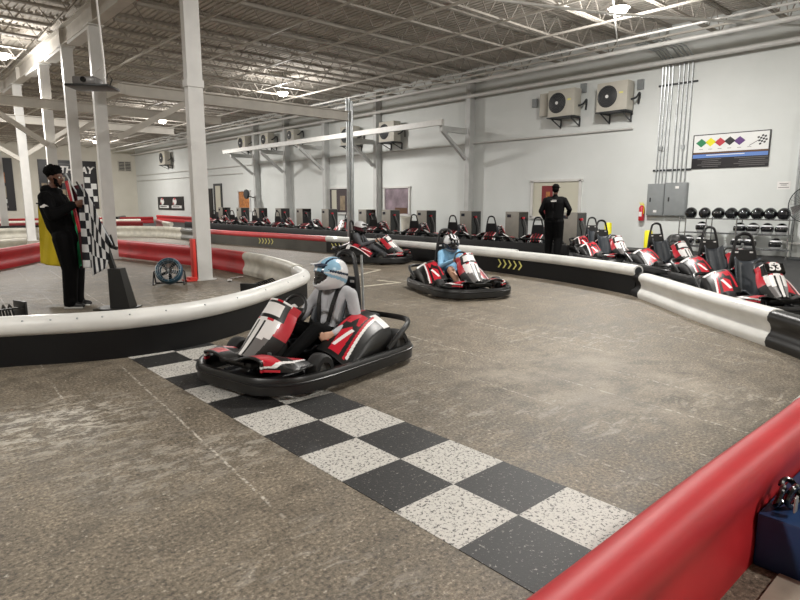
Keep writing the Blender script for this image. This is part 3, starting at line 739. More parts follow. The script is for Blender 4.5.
# ------------------------------------------------------------------ people
class Body:
    def __init__(s): s.p = []
    def cone(s, a, b, r0, r1, m, fl=None): s.p.append(('c', V(a), V(b), r0, r1, m)); return s
    def ell(s, c, r, m, R=None): s.p.append(('e', V(c), V(r), R, None, m)); return s
    def chain(s, pts, rs, m):
        for i in range(len(pts)-1): s.cone(pts[i], pts[i+1], rs[i], rs[i+1], m)
    def hand(s, w, d, n, m, curl=.5, left=False, sc=1.0):
        """w wrist, d direction of the hand, n palm normal (fingers curl towards n)"""
        w, d, n = V(w), V(d).normalized(), V(n); n = (n-d*n.dot(d)).normalized(); sd = d.cross(n)
        if left: sd = -sd
        s.cone(w-d*.02, w+d*.02, .026*sc, .027*sc, m)
        for i in range(4):
            o = (i-1.5)*.020*sc
            k = w+d*.085*sc+sd*o
            s.cone(w+d*.01+sd*o*.6, k, .017*sc, .0125*sc, m)
            L = (.078,.086,.080,.062)[i]*sc; p = k; ang = 0
            for q, fr in enumerate((.45,.32,.23)):
                ang += curl*(.9,1.0,.7)[q]; dd = d*math.cos(ang)+n*math.sin(ang)
                s.cone(p, p+dd*L*fr, (.0105-.001*q)*sc, (.0095-.001*q)*sc, m); p = p+dd*L*fr
        t0 = w+d*.02-sd*.022*sc; t1 = t0+(d*.6-sd*.7+n*.35).normalized()*.045*sc; t2 = t1+(d*.8-sd*.1+n*.6).normalized()*.032*sc; t3 = t2+(d*.7+sd*.2+n*.7).normalized()*.026*sc
        s.chain([t0,t1,t2,t3], [.016*sc,.0135*sc,.0115*sc,.009*sc], m)
    def head(s, c, f, m, sc=1.0, lip=None):
        """c centre of the head, f facing direction"""
        c = V(c); f = V(f).normalized(); up = V((0,0,1)); up = (up-f*up.dot(f)).normalized(); sd = up.cross(f)
        R = Matrix((f, sd, up)).transposed()
        g = lambda x, y, z: c+f*x*sc+sd*y*sc+up*z*sc
        s.ell(g(-.012,0,.03), V((.097,.077,.092))*sc, m, R); s.ell(g(.018,0,-.03), V((.072,.063,.085))*sc, m, R)
        s.ell(g(.055,0,-.085), V((.03,.035,.028))*sc, m, R); s.cone(g(.085,0,.015), g(.105,0,-.02), .011*sc, .016*sc, m)
        s.cone(g(.082,-.022,-.057), g(.082,.022,-.057), .008*sc, .008*sc, m)
        s.cone(g(.078,-.04,.032), g(.082,.04,.032), .01*sc, .01*sc, m)
        for q in (-1,1): s.ell(g(-.005,q*.077,-.005), V((.018,.009,.03))*sc, m, R)
        return g, R
    def mesh(s, name, mats, parent, vox=.010, smooth=3):
        b = MB()
        for k, a, c, r0, r1, m in s.p:
            if k == 'c':
                d = c-a; L = d.length
                if L < 1e-5: b.ell(a, (r0,)*3, nu=10, nv=6); continue
                z = d/L; x = z.orthogonal().normalized(); y = z.cross(x); R = Matrix((x, y, z)).transposed(); T = Matrix.Translation(a) @ R.to_4x4()
                prof = [(0,-r0),(r0*.5,-r0*.866),(r0*.866,-r0*.5),(r0,0),(r1,L),(r1*.866,L+r1*.5),(r1*.5,L+r1*.866),(0,L+r1)]
                b.lathe(prof, 12, T=T)
            else: b.ell(a, c, nu=18, nv=12, R=r0)
        o = b.build(name, list(mats), parent, smooth=0, fix=True)
        md = o.modifiers.new('r', 'REMESH'); md.mode = 'VOXEL'; md.voxel_size = vox; md.adaptivity = 0
        ms = o.modifiers.new('s', 'SMOOTH'); ms.iterations = smooth; ms.factor = .5
        dg = bpy.context.evaluated_depsgraph_get(); dg.update()
        me = bpy.data.meshes.new_from_object(o.evaluated_get(dg)); o.modifiers.clear(); old = o.data; o.data = me; bpy.data.meshes.remove(old)
        me.materials.clear()
        for q in mats: me.materials.append(q)
        n = len(me.polygons); C = np.empty(n*3); me.polygons.foreach_get('center', C); C = C.reshape(-1,3)
        best = np.full(n, 1e9); idx = np.zeros(n, int)
        for k, a, c, r0, r1, m in s.p:
            if k == 'c':
                A = np.array(a); D = np.array(c)-A; t = np.clip(((C-A)@D)/max(D@D,1e-9),0,1); dist = np.linalg.norm(C-A-t[:,None]*D, axis=1)-(r0+(r1-r0)*t)
            else:
                Q = C-np.array(a)
                if r0 is not None: Q = Q@np.array(r0)
                rr = np.array(c); qn = np.linalg.norm(Q/rr, axis=1); dist = (qn-1)*rr.min()
            w = dist < best; best[w] = dist[w]; idx[w] = m
        me.polygons.foreach_set('material_index', idx.tolist()); me.polygons.foreach_set('use_smooth', [True]*n); me.update()
        return o
def eyes(g, par, sc=1.0):
    for q in (-1,1):
        b = MB(); b.ell(g(.078,q*.032,.012), (.0105*sc,)*3, nu=12, nv=8); e = b.build('eye', M['eyew'], par); b = MB(); b.ell(g(.0855,q*.032,.012), (.0055*sc,)*3, nu=10, nv=6); b.build('pupil', M['eyed'], e)

# --- flag man (local +x = facing, stands at origin)
def flagman():
    r = empty('person', (1.99,8.79,.0), heading(.80,-.60), 'bearded man in black jacket and trousers by the flag stand, hand on the flags', 'person')
    B = Body(); J, T_, S, K = 0, 1, 2, 3
    pel = (-.03,0,.97); ch = (-.15,0,1.36); nk = (-.155,0,1.55)
    B.cone((-.02,.07,.95), (-.02,-.07,.95), .125, .125, T_); B.cone((-.02,0,.93), (-.08,0,1.12), .165, .165, J)
    B.cone((-.08,.03,1.1), (-.14,.06,1.38), .165, .165, J); B.cone((-.08,-.03,1.1), (-.14,-.06,1.38), .165, .165, J)
    B.cone((-.15,-.15,1.47), (-.15,.15,1.47), .075, .075, J); B.cone((-.15,0,1.45), (-.16,0,1.56), .085, .068, J); B.cone((-.20,-.06,1.55),(-.20,.06,1.55),.07,.07,J); B.cone((-.09,-.05,1.53),(-.09,.05,1.53),.05,.05,J)
    B.cone((-.15,0,1.55), (-.13,0,1.63), .055, .055, K)
    for s in (-1,1):
        B.chain([(-.02,s*.09,.93), (.03,s*.10,.52), (.0,s*.10,.13)], [.14,.10,.085], T_); B.cone((.0,s*.10,.2),(.0,s*.10,.09),.082,.088,T_)
        B.chain([(-.05,s*.10,.05),(.06,s*.105,.045),(.15,s*.11,.035)], [.042,.042,.034], S)
    # arms : near (right, -y) and far (left, +y) both reach forward to the flags
    B.chain([(-.15,-.20,1.45), (-.04,-.28,1.23), (.18,-.22,1.36)], [.09,.075,.055], J)
    B.chain([(-.15,.20,1.45), (-.02,.22,1.22), (.20,.06,1.26)], [.075,.062,.045], J)
    B.hand((.21,-.215,1.375), (.8,.15,.2), (0,1,.1), K, .75, left=False); B.hand((.24,.04,1.27), (.9,-.15,.1), (0,-1,0), K, .75, left=True)
    g, R = B.head((-.10,0,1.715), (.96,-.10,-.16), K)
    body = B.mesh('body', [M['jacket'], M['trouser'], M['shoeb'], M['skind']], r, .010)
    eyes(g, body)
    b = MB()
    for i in range(230):
        t = random.uniform(0, 2*PI); ph = random.uniform(-.1, 1.2); x = math.cos(t)*math.cos(ph); y = math.sin(t)*math.cos(ph); z = math.sin(ph)
        if x > .55 and z < .75: continue
        b.ell(g(-.02+x*.105, y*.09, .05+z*.10), (random.uniform(.018,.028),)*3, nu=7, nv=5)
    b.ell(g(-.025,0,.055), (.103,.084,.098), nu=18, nv=12, R=R); b.build('hair', M['hair'], r)
    b = MB(); 
    for i in range(130):
        t = random.uniform(-1.45, 1.45); z = random.uniform(-.115,-.045); rr = .056+.01*random.random()
        if abs(t) < .62 and z > -.092: continue
        if z > -.07 and abs(t) < .9: continue
        b.ell(g(.018+math.cos(t)*rr, math.sin(t)*rr*.93, z+.05*(abs(t)/1.45)**2), (.013,.013,.015), nu=6, nv=4)
    b.build('beard', M['hair'], r)
    b = MB()
    for s in (-1,1): b.cone if False else b.box((.045, s*.105, .012), (.24,.085,.022), bev=.01)
    b.build('shoe_sole', M['sole'], r)
    b = MB(); b.box((-.115,-.318,1.34),(.10,.006,.02)); b.add([(-.16,-.322,1.345),(-.07,-.322,1.355),(-.115,-.322,1.375)],[(0,1,2)]); b.build('sleeve_emblem', M['kwhite'], r, smooth=0, fix=False)
    return r
flagman()

# --- man in black seen from behind
def worker():
    r = empty('person', (12.85,8.5,.0), heading(.9,.35), 'man in black cap, top and trousers walking away beside the parked karts', 'person')
    B = Body()
    B.cone((0,.08,.93), (0,-.08,.93), .13, .13, 1); B.cone((0,0,.95), (.01,0,1.12), .15, .15, 0); B.cone((.0,.07,1.0), (.02,.10,1.38), .155, .15, 0); B.cone((.0,-.07,1.0), (.02,-.10,1.38), .155, .15, 0)
    B.cone((.02,-.17,1.46), (.02,.17,1.46), .08, .08, 0); B.cone((.02,0,1.46), (.03,0,1.55), .08, .062, 0); B.cone((.03,0,1.52),(.04,0,1.62),.055,.055,3)
    B.chain([(0,.10,.92), (.06,.12,.50), (-.02,.12,.1)], [.15,.115,.085], 1); B.chain([(0,-.10,.92), (.02,-.12,.50), (-.10,-.12,.12)], [.15,.115,.085], 1)
    B.chain([(-.05,.12,.05),(.14,.12,.04)], [.045,.036], 2); B.chain([(-.14,-.12,.06),(.04,-.12,.04)], [.045,.036], 2)
    B.chain([(.02,.23,1.44), (-.03,.33,1.17), (.13,.27,.99)], [.078,.062,.048], 0); B.chain([(.02,-.23,1.44), (-.02,-.37,1.22), (.17,-.31,1.10)], [.078,.062,.048], 0)
    B.hand((.15,.265,.97), (.75,-.1,-.5), (0,-1,0), 3, .5, left=True); B.hand((.19,-.30,1.09), (.9,.2,-.2), (0,1,0), 3, .5)
    g, R = B.head((.05,0,1.70), (1,.0,-.1), 3)
    body = B.mesh('body', [M['jacket'], M['trouser'], M['shoeb'], M['skind']], r, .011); eyes(g, body)
    b = MB(); b.ell(g(-.015,0,.065), (.108,.09,.085), R=R); b.box((.19,0,1.755),(.13,.15,.012), bev=.005); b.ell(g(-.035,0,.0),(.088,.08,.075),R=R); b.build('cap', M['hair'], r)
    b = MB(); T = Matrix(((0,0,-1,-.146),(-1,0,0,0),(0,1,0,1.42),(0,0,0,1))); b.box((0,0,0),(.13,.026,.03), T=T); b.box((.02,.026,0),(.10,.012,.03), T=T); b.build('back_print', M['kwhite'], r, smooth=0)
    b = MB(); 
    for x, y in ((-.02,.12),(-.11,-.12)): b.box((x+.06,y,.011),(.27,.09,.022), bev=.01)
    b.build('shoe_sole', M['sole'], r)
worker()

# --- drivers sit in their karts; local frame = kart frame
def helmet(par, c, f, sc, mf, mats, peak=True):
    c = V(c); f = V(f).normalized(); up = V((0,0,1)); up = (up-f*up.dot(f)).normalized(); sd = up.cross(f)
    T = Matrix((f, sd, up)).transposed().to_4x4(); T.translation = c
    def surf(u, v, k=1.0):
        th = PI*u; ph = 2*PI*v; x = math.sin(th)*math.cos(ph); y = math.sin(th)*math.sin(ph); z = math.cos(th)
        r = V((x*.172, y*.146, z*.162))
        if x > 0 and z < -.05: r.x += .055*x*min(1,-z*2); r.y *= 1-.12*x
        if z < -.2: r.z -= .03*min(1,(-z-.2)*2)
        if z < -.75: r.z = -.162*.75-(abs(z)-.75)*.03
        return r*sc*k
    b = MB(); nu, nv = 64, 90
    def keep(u, v):
        th = PI*u; ph = 2*PI*v; x = math.sin(th)*math.cos(ph); z = math.cos(th); y = math.sin(th)*math.sin(ph); return not (x > .3 and ((z+.06)/.37)**2+(y/.80)**2 < 1)
    vs = [surf(i/nu, j/nv) for i in range(nu+1) for j in range(nv)]; fs = []; mm = []
    for i in range(nu):
        for j in range(nv):
            u, v = (i+.5)/nu, (j+.5)/nv
            if not keep(u, v): continue
            q = (j+1) % nv; fs.append((i*nv+j, (i+1)*nv+j, (i+1)*nv+q, i*nv+q)); th = PI*u; ph = 2*PI*v
            mm.append(mf(math.sin(th)*math.cos(ph), math.sin(th)*math.sin(ph), math.cos(th)))
    b.add(vs, fs, mm, T)
    if peak: b.grid(8, 10, lambda u, v: (.12*sc+.08*sc*u-.05*sc*abs(v*2-1)**2, (v*2-1)*.095*sc, (.122-.0*u)*sc-.02*sc*abs(v*2-1)**2), lambda u, v: 1 if abs(v-.5) < .22 else 2, T)
    o = b.build('helmet', mats, par, smooth=60, fix=False); sm = o.modifiers.new('s', 'SOLIDIFY'); sm.thickness = .012; sm.offset = -1
    b = MB(); vs = [surf(i/nu, j/nv, .94) for i in range(nu+1) for j in range(nv)]; fs = []
    for i in range(nu):
        for j in range(nv):
            u, v = (i+.5)/nu, (j+.5)/nv; th = PI*u; ph = 2*PI*v; x = math.sin(th)*math.cos(ph); z = math.cos(th)
            if x > .25 and -.55 < z < .45: q = (j+1) % nv; fs.append((i*nv+j, (i+1)*nv+j, (i+1)*nv+q, i*nv+q))
    b.add(vs, fs, 0, T); b.build('visor', M['visor'], o, smooth=60, fix=False)
def driver(kart, label, top, leg, shoe, skin, mf, mats, sc=1.0, lean=0, look=(1,0,-.12), gloves=None, bareleg=False, harness=True, lhand=None, zs=.93):
    r = empty('person', kart.location, 0, label, 'person'); r.rotation_euler = kart.rotation_euler; r.scale = (.92,.92,zs)
    B = Body(); z0 = .17; k = sc
    def P(x, y, z): return V((-.29+(x)*k, y*k, z0+z*k))
    B.cone(P(.02,.08,.09), P(.02,-.08,.09), .11*k, .11*k, 1); B.cone(P(.0,0,.12), P(-.06+lean*.4,0,.30), .135*k, .13*k, 0)
    B.cone(P(-.05+lean*.3,.05,.26), P(-.08+lean,.07,.47), .12*k, .115*k, 0); B.cone(P(-.05+lean*.3,-.05,.26), P(-.08+lean,-.07,.47), .12*k, .115*k, 0)
    B.cone(P(-.09+lean,-.14,.53), P(-.09+lean,.14,.53), .065*k, .065*k, 0); B.cone(P(-.08+lean,0,.53), P(-.06+lean,0,.60), .07*k, .062*k, 0); B.cone(P(-.07+lean,0,.58), P(-.05+lean,0,.66), .05*k, .05*k, 3)
    for s in (-1,1):
        m2 = 3 if bareleg else 1
        B.cone(P(.04,s*.10,.09), P(.36,s*.17,.24), .09*k, .07*k, 1)
        B.chain([P(.36,s*.17,.24), P(.62,s*.17,.10), P(.82,s*.15,-.02)], [.07*k,.058*k,.04*k], m2)
        if bareleg: B.cone(P(.40,s*.172,.245), P(.44,s*.172,.23), .068*k, .066*k, 3)
        B.cone(P(.83,s*.15,-.03), P(.95,s*.15,.05), .04*k, .036*k, 2)
    sh = P(-.09+lean,.20,.51)
    for s in (-1,1):
        sh = P(-.09+lean,s*.19,.51); el = P(.10+lean*.6,s*.27,.28); w = V((.155,s*.135,.545))-V((.05,0,.0))
        if lhand and s == 1: el = P(-.06,.29,.27); w = V(lhand)
        B.chain([sh, el, w], [.066*k,.052*k,.036*k], 0)
        d = (w-el).normalized()
        B.hand(w+d*.015, (.55,-.15*s,.25) if not (lhand and s == 1) else (.9,-.3,-.1), (.4,-s*.8,-.3), 3, .8, left=(s > 0), sc=.95*k)
    hc = P(-.03+lean*1.25,0,.705)
    g, R = B.head(hc, look, 3, sc=k)
    body = B.mesh('body', [top, leg, shoe, skin], r, .010); eyes(g, body, k)
    helmet(r, hc+V((.0,0,.012)), look, 1.0*max(k,.93), mf, mats)
    if harness:
        b = MB()
        for s in (-1,1):
            pts = [P(-.19+lean,s*.10,.54), P(-.10+lean,s*.10,.60), P(.0+lean,s*.105,.55), P(.055+lean*.8,s*.09,.42), P(.09+lean*.3,s*.06,.25), P(.13,s*.02,.18)]
            for a, c in zip(pts[:-1], pts[1:]): b.bar(a, c, .042, .012, up=(1,0,.2))
        b.build('harness_strap', M['black'], r, smooth=0)
    return r
def h1(x, y, z):
    if z > .1 and abs(abs(y)-.42-.15*x) < .07: return 2
    if z > .1 and abs(y) < .30: return 3 if abs(y) > .12 else 1
    if z < -.45 and x > -.3: return 2 if z < -.7 else 1
    if abs(z+.22-.45*x) < .09: return 0
    if abs(z-.10-.40*x) < .08 and x < .5: return 2
    if z > .25 and x > -.2: return 0
    return 1
driver(KART, 'driver in light grey sweatshirt and light blue and white helmet in the nearest kart', M['grey'], M['trouser'], M['bshoe'], M['skinl'], h1, [M['hblue'], M['hwhite'], M['hnavy'], M['hblue']], sc=1.0, look=(1,-.30,-.10), lhand=(-.02,.30,.37), zs=.885)
def h2(x, y, z):
    if z > .1 and min(abs(y), abs(abs(y)-.42)) < .11: return 2
    if z > 0: return 1
    if z < -.45: return 0
    return 3
driver(K2, 'young driver in light blue sweatshirt and striped white and black helmet', M['lblue'], M['jeans'], M['shoeb'], M['skinl'], h2, [M['hgrey'], M['hwhite'], M['gloss'], M['hnavy']], sc=.90, lean=.03, look=(1,-.05,-.22), bareleg=True, harness=False)
def h3(x, y, z):
    if z > .3 and abs(y) < .2: return 1
    if z > .1 and y < 0: return 1
    if z < -.4: return 2
    return 0
driver(K3, 'driver in dark grey top with dark red and white helmet in the rearmost moving kart', M['dgrey'], M['dgrey'], M['shoeb'], M['skinl'], h3, [M['maroon'], M['hwhite'], M['gloss'], M['hgrey']], sc=.98, look=(1,-.1,-.2), harness=True)
# ------------------------------------------------------------------ flag stand and flags
SX, SY = 2.42, 8.22
e1 = V((.743,-.669,0)); e2 = V((.669,.743,0))          # along the wall of flags / away from it
def S(s, z, d=0): return V((SX, SY, z)) + e1*s + e2*d
st = empty('flag_stand', (SX, SY, 0), math.atan2(-.669,.743), 'black trapezoid flag stand with forked holder on a flat base plate', 'stand')
b = MB(); b.box((-.05,0,.012),(.50,.34,.018), bev=.006); b.build('base_plate', M['black'], st)
b = MB(); w0, w1 = .13, .08
b.add([(-w0+.03,-.11,.02),(w0+.03,-.11,.02),(w0+.03,.11,.02),(-w0+.03,.11,.02),(-w1-.03,-.08,.54),(w1-.03,-.08,.54),(w1-.03,.08,.54),(-w1-.03,.08,.54)],[(3,2,1,0),(4,5,6,7),(0,1,5,4),(1,2,6,5),(2,3,7,6),(3,0,4,7)])
b.build('weighted_body', M['black'], st, smooth=0)
b = MB(); b.bar((-.06,0,.5),(-.17,0,.93),.06,.06); b.bar((-.20,0,.88),(-.0,0,.80),.05,.04); b.build('post', M['black'], st, smooth=0)
b = MB()
for i in range(4): b.bar((-.16+.045*i,0,.80),(-.21+.045*i,0,.98),.018,.018)
b.build('fork', M['black'], st, smooth=0)
def cloth(name, label, corners, mats, mf, nu=20, nv=30, amp=.025, freq=2.0, d0=0.0, cat='flag', group=None):
    TL, TR, BR, BL = corners
    def fn(u, v):
        a = V((*TL,))*(1-u)*(1-v)+V((*TR,))*u*(1-v)+V((*BR,))*u*v+V((*BL,))*(1-u)*v
        return S(a.x, a.y, d0+amp*math.sin(u*PI*2*freq+v*1.5)*(.4+.6*v))
    b = MB(); b.grid(nu, nv, fn, mf); o = b.build(name, mats, None, smooth=80, fix=False)
    sm = o.modifiers.new('s', 'SOLIDIFY'); sm.thickness = .004
    return tag(o, label, cat, group)
def staff(flag, a, b_, m, d=0, r=.011):
    b = MB(); b.tube([S(*a, d), S(*b_, d)], r, 8); return b.build('staff', M[m], flag)
# checkered flag (two hanging folds)
o = None
def chk(sz=.107):
    def fn(u, v): return S(-.45+.20*u-.0*v, 1.57-1.02*v+(.0+.10*u)*(-1 if v > .5 else 0)*0, -.03+.025*math.sin(u*7+v*3))
    def mf(u, v): return (int(u*2)+int(v*10)) % 2
    b = MB(); b.grid(20, 50, fn, mf)
    def fn2(u, v):
        a = V((-.33,1.58)); c = V((-.05,.92)); d1 = V((-.30,.45)); d2 = V((-.13,.56))
        p = a*(1-u)*(1-v)+c*u*(1-v)+d2*u*v+d1*(1-u)*v
        if u < .5: p = p*(1) 
        return S(p.x, p.y, -.07+.03*math.sin(u*5+v*4))
    b.grid(30, 24, fn2, lambda u, v: (int(u*7)+int(v*4)) % 2)
    o = b.build('checkered_flag', [M['cb'], M['cw']], None, smooth=80, fix=False); sm = o.modifiers.new('s', 'SOLIDIFY'); sm.thickness = .004
    return tag(o, 'black and white checkered flag hanging from a slanted staff at the stand', 'flag')
cf = chk(); staff(cf, (-.40,1.62), (-.05,.86), 'galv', -.03)
mf_ = cloth('maroon_flag', 'dark maroon flag hanging between the green flag and the checkered flag', [(-.57,1.60),(-.42,1.63),(-.40,.58),(-.53,.52)], [M['maroon']], None, d0=.08, freq=1.5); staff(mf_, (-.50,1.66), (-.10,.88), 'black', .08)
gf = cloth('green_flag', 'green flag hanging beside the man in front of the maroon flag', [(-.64,1.44),(-.53,1.46),(-.52,.60),(-.60,.52)], [M['green']], None, d0=.13, freq=1.5); staff(gf, (-.62,1.56), (-.12,.86), 'black', .13)
rf = cloth('red_flag', 'narrow rolled red flag with grey tip held beside the man', [(-.63,1.66),(-.57,1.68),(-.47,1.02),(-.51,1.0)], [M['kred'], M['kwhite']], lambda u, v: 1 if u > .8 and v < .5 else 0, d0=.04, amp=.01); staff(rf, (-.61,1.76), (-.14,.84), 'galv', .04)
yf = cloth('yellow_flag', 'large yellow flag hanging behind the man in black', [(-1.60,1.36),(-1.04,1.32),(-1.06,.40),(-1.66,.50)], [M['flagy']], None, d0=1.02, amp=.03); b = MB(); b.tube([S(-.14,.86,0), S(-1.04,1.34,1.02), S(-1.62,1.38,1.02)], .011, 8); b.build('staff', M['black'], yf) 

# ------------------------------------------------------------------ floor things inside the island
fr = empty('floor_blower', (3.80,10.15,0), math.radians(-120), 'round black and teal floor blower fan left of the tall white column', 'fan'); fr.scale = (.86,.86,.86)
Tb = Tm((0,0,.27), (0, math.radians(72), 0))
b = MB(); b.lathe([(.17,-.10),(.235,-.10),(.25,-.07),(.25,.09),(.23,.11),(.19,.11),(.19,-.06),(.17,-.06),(.17,-.10)], 30, T=Tb); b.build('drum', M['teal'], fr)
b = MB(); b.lathe([(0,-.08),(.05,-.08),(.06,.02),(0,.02)], 16, T=Tb)
for k in range(5): b.box((.11,0,-.03),(.14,.07,.008), T=Tb @ Matrix.Rotation(2*PI*k/5, 4, 'Z') @ Matrix.Rotation(.5, 4, 'X'))
b.build('blades', M['acd'], fr)
b = MB()
for rr in (.08,.12,.16,.20,.235): b.tube([(rr*math.cos(t), rr*math.sin(t), .115) for t in [2*PI*k/28 for k in range(28)]], .003, 5, closed=True, T=Tb)
for k in range(12): b.tube([(0,0,.115),(.24*math.cos(2*PI*k/12),.24*math.sin(2*PI*k/12),.112)], .003, 5, T=Tb)
b.build('guard', M['galv'], fr)
b = MB(); b.lathe([(.252,-.08),(.262,-.05),(.262,.05),(.252,.08),(.252,-.08)], 26, T=Tb); b.build('teal_band', M['teal'], fr)
b = MB()
for s in (-1,1): b.tube([(.16,s*.29,.0+.014),(-.14,s*.29,.014),(-.0,s*.29,.26),(.0,s*.25,.27)], .013, 8); b.tube([(.16,s*.29,.014),(.0,s*.29,.26)], .013, 8)
b.tube([(-.14,-.29,.014),(-.14,.29,.014)], .013, 8); b.build('stand', M['black'], fr)
b = MB(); b.box((4.325,10.35,.39),(.06,.13,.72), bev=.01); b.box((4.24,10.35,.015),(.2,.24,.03), bev=.01); b.box((4.28,10.35,.05),(.14,.18,.04), bev=.01)
tag(b.build('column_pad', M['redcone']), 'narrow red pad on a flat foot against the tall white column', 'pad')
for i, (x, y, lab) in enumerate([(4.95,12.6,'left one of two small white boxes on the red guard behind the floor blower'),(5.0,12.15,'right one of two small white boxes on the red guard behind the floor blower')]):
    bx = empty('power_box', (x+.30,y,.4302), 0, lab, 'box', 'small white boxes on the red guard'); b = MB(); b.box((0,0,.06),(.10,.13,.12), bev=.012); b.build('case', M['kwhite'], bx); b = MB(); b.box((-.052,0,.06),(.006,.07,.05)); b.build('socket', M['kgrey'], bx)
def ribbed(x0, y0, x1, y1, lab, n=10, h=.22):
    d = V((x1-x0, y1-y0, 0)); L = d.length; d.normalize(); r = empty('ribbed_rack', (x0,y0,0), math.atan2(d.y,d.x), lab, 'rack')
    b = MB(); b.box((0,0,h*.55),(.03,.26,h*1.1), bev=.006); b.build('end_plate', M['black'], r)
    b = MB(); b.bar((0,-.1,.03),(L,-.1,.03),.03,.03); b.bar((0,.1,.03),(L,.1,.03),.03,.03); b.bar((0,.1,h*.8),(L,.1,h*.8),.02,.02); b.build('rail', M['black'], r, smooth=0)
    b = MB()
    for k in range(n): x = .06+(L-.08)*k/n; b.tube([(x,-.11,.03),(x+.03,-.09,h*.7),(x+.06,0,h*.95),(x+.08,.10,h*.8),(x+.06,.11,.03)], .013, 6)
    b.build('rib', M['frame'], r)
ribbed(4.02, 7.72, 4.72, 8.25, 'black ribbed wire rack lying behind the white tube near the hairpin'); ribbed(1.27, 8.17, .55, 7.95, 'black ribbed wire rack behind the white tube at the left edge')
for i, (x, y, a, lab) in enumerate([(4.95,10.1,.3,'crumpled scrap of pale tape on the floor right of the tall white column'),(4.75,9.75,1.1,'torn pale strip on the floor in front of the tall white column')]):
    b = MB(); b.grid(8, 3, lambda u, v: (x+.3*u*math.cos(a)-.06*v, y+.3*u*math.sin(a)+.06*v, .006+.014*abs(math.sin(u*9+v*3)))); tag(b.build('tape_scrap', M['kwhite'], fix=False), lab, 'scrap')

# ------------------------------------------------------------------ near right corner
b = MB(); b.box((2.93,.17,.112),(1.0,.95,.22), bev=.015); bb = tag(b.build('blue_block', M['blue']), 'dark blue plastic block behind the near red barrier', 'block')
for i, (x, y, lab) in enumerate([(2.50,.58,'left black cable loop on the dark blue block'),(2.64,.53,'right black cable loop on the dark blue block, at the edge of the view')]):
    pts = [(x+.05*math.cos(t)+.013*t/2, y+.02*math.sin(t*.5)+.012*math.cos(t*1.3), .22+.056+.043*math.sin(t)+.002*t*0) for t in [k*.35 for k in range(44)]]
    b = MB(); b.tube(pts, .011, 8); o = tag(b.build('cable_loop', M['gloss']), lab, 'cable', 'black cable loops on the blue block')
    if i == 0: b = MB(); b.box((x-.02,y-.045,.28),(.03,.008,.06), bev=.003); b.build('metal_tag', M['brass'], o)
b = MB(); b.box((2.02,.05,.01),(.80,1.0,.02), bev=.004); 
tag(b.build('floor_mat', M['pallet']), 'pale flat mat on the floor behind the near red barrier', 'mat')
# ------------------------------------------------------------------ charging cabinets
CY = [10.25,12.45,14.55,16.85,19.0,20.6,23.45,25.7,27.75,30.1,32.2,34.6]
def cabinet():
    r = empty('charging_cabinet', (16.58,0,.006))
    b = MB(); b.box((0,0,.54),(.54,.56,1.06), bev=.012); b.build('body', M['charger'], r)
    b = MB(); b.box((0,-.284,.55),(.50,.012,1.0)); b.build('side_opening', M['gloss'], r, smooth=0)
    b = MB(); b.box((-.273,.12,.93),(.012,.16,.10)); b.build('display', M['screen'], r, smooth=0)
    b = MB(); b.tube(spline([(-.05,-.30,.88),(.0,-.36,.7),(.10,-.35,.45),(.05,-.38,.15),(-.2,-.46,.05),(-.5,-.5,.05)], 5), .018, 7); c = b.build('charging_cable', M['kgrey'], r)
    b = MB(); b.box((-.06,-.32,.86),(.09,.06,.07), bev=.015); b.build('plug_handle', M['kred'], c)
    return r
CAB = cabinet()
for i, y in enumerate(CY):
    o = CAB if i == 0 else dup(CAB); o.location = (16.58, y, .006)
    tag(o, '%s charging cabinet of the row along the white wall, grey with black open side' % ORD[i], 'cabinet', 'charging cabinets along the wall')
for x, y, lab in [(16.9,18.1,'white bin between the fourth and fifth nearest charging cabinets')]:
    b = MB(); b.lathe([(0,0),(.2,0),(.24,.75),(.26,.76),(.26,.8),(0,.82)], 22, T=Tm((16.5,17.93,.006))); tag(b.build('white_bin', M['offwhite']), lab, 'bin')

ff = empty('wall_fan', (17.0,32.0,1.85), 0, 'round black fan on the wall column above the tenth nearest cabinet', 'fan')
b = MB(); b.lathe([(0,-.08),(.26,-.06),(.28,0),(.26,.06),(0,.08)], 22, T=Tm((-.25,0,0),(0,PI/2,0))); b.build('fan_head', M['acd'], ff); b = MB(); b.tube([(-.2,0,-.1),(.25,0,-.2)], .03, 8); b.build('bracket', M['acd'], ff)

# ------------------------------------------------------------------ right wall fittings
def onw(y0, y1, z0, z1, d=.02, off=0): return ((XW-off-d/2, (y0+y1)/2, (z0+z1)/2), (d, abs(y1-y0), abs(z1-z0)))
for i, (y0, y1, z0, z1, lab) in enumerate([(7.87,8.37,1.0,1.93,'left grey electrical cabinet under the conduits'),(7.24,7.85,1.0,1.95,'right grey electrical cabinet under the conduits')]):
    r = empty('electrical_cabinet', (XW, (y0+y1)/2, z0), 0, lab, 'cabinet', 'grey electrical cabinets on the right wall'); h = z1-z0; w = y1-y0
    b = MB(); b.box((-.09,0,h/2),(.16,w,h), bev=.008); b.build('case', M['pcbg'], r)
    b = MB(); b.box((-.178,0,h/2),(.012,w*.93,h*.95), bev=.004); dd = b.build('door', M['pcbg'], r)
    b = MB(); b.box((-.19,w*.28,h*.5),(.02,.03,.12)); b.build('latch', M['black'], dd); b = MB(); b.box((-.186,-.05 if i else -.02,h*(.86 if i else .14)),(.004,.1,.07)); b.build('sticker', M['kwhite'], dd, smooth=0)
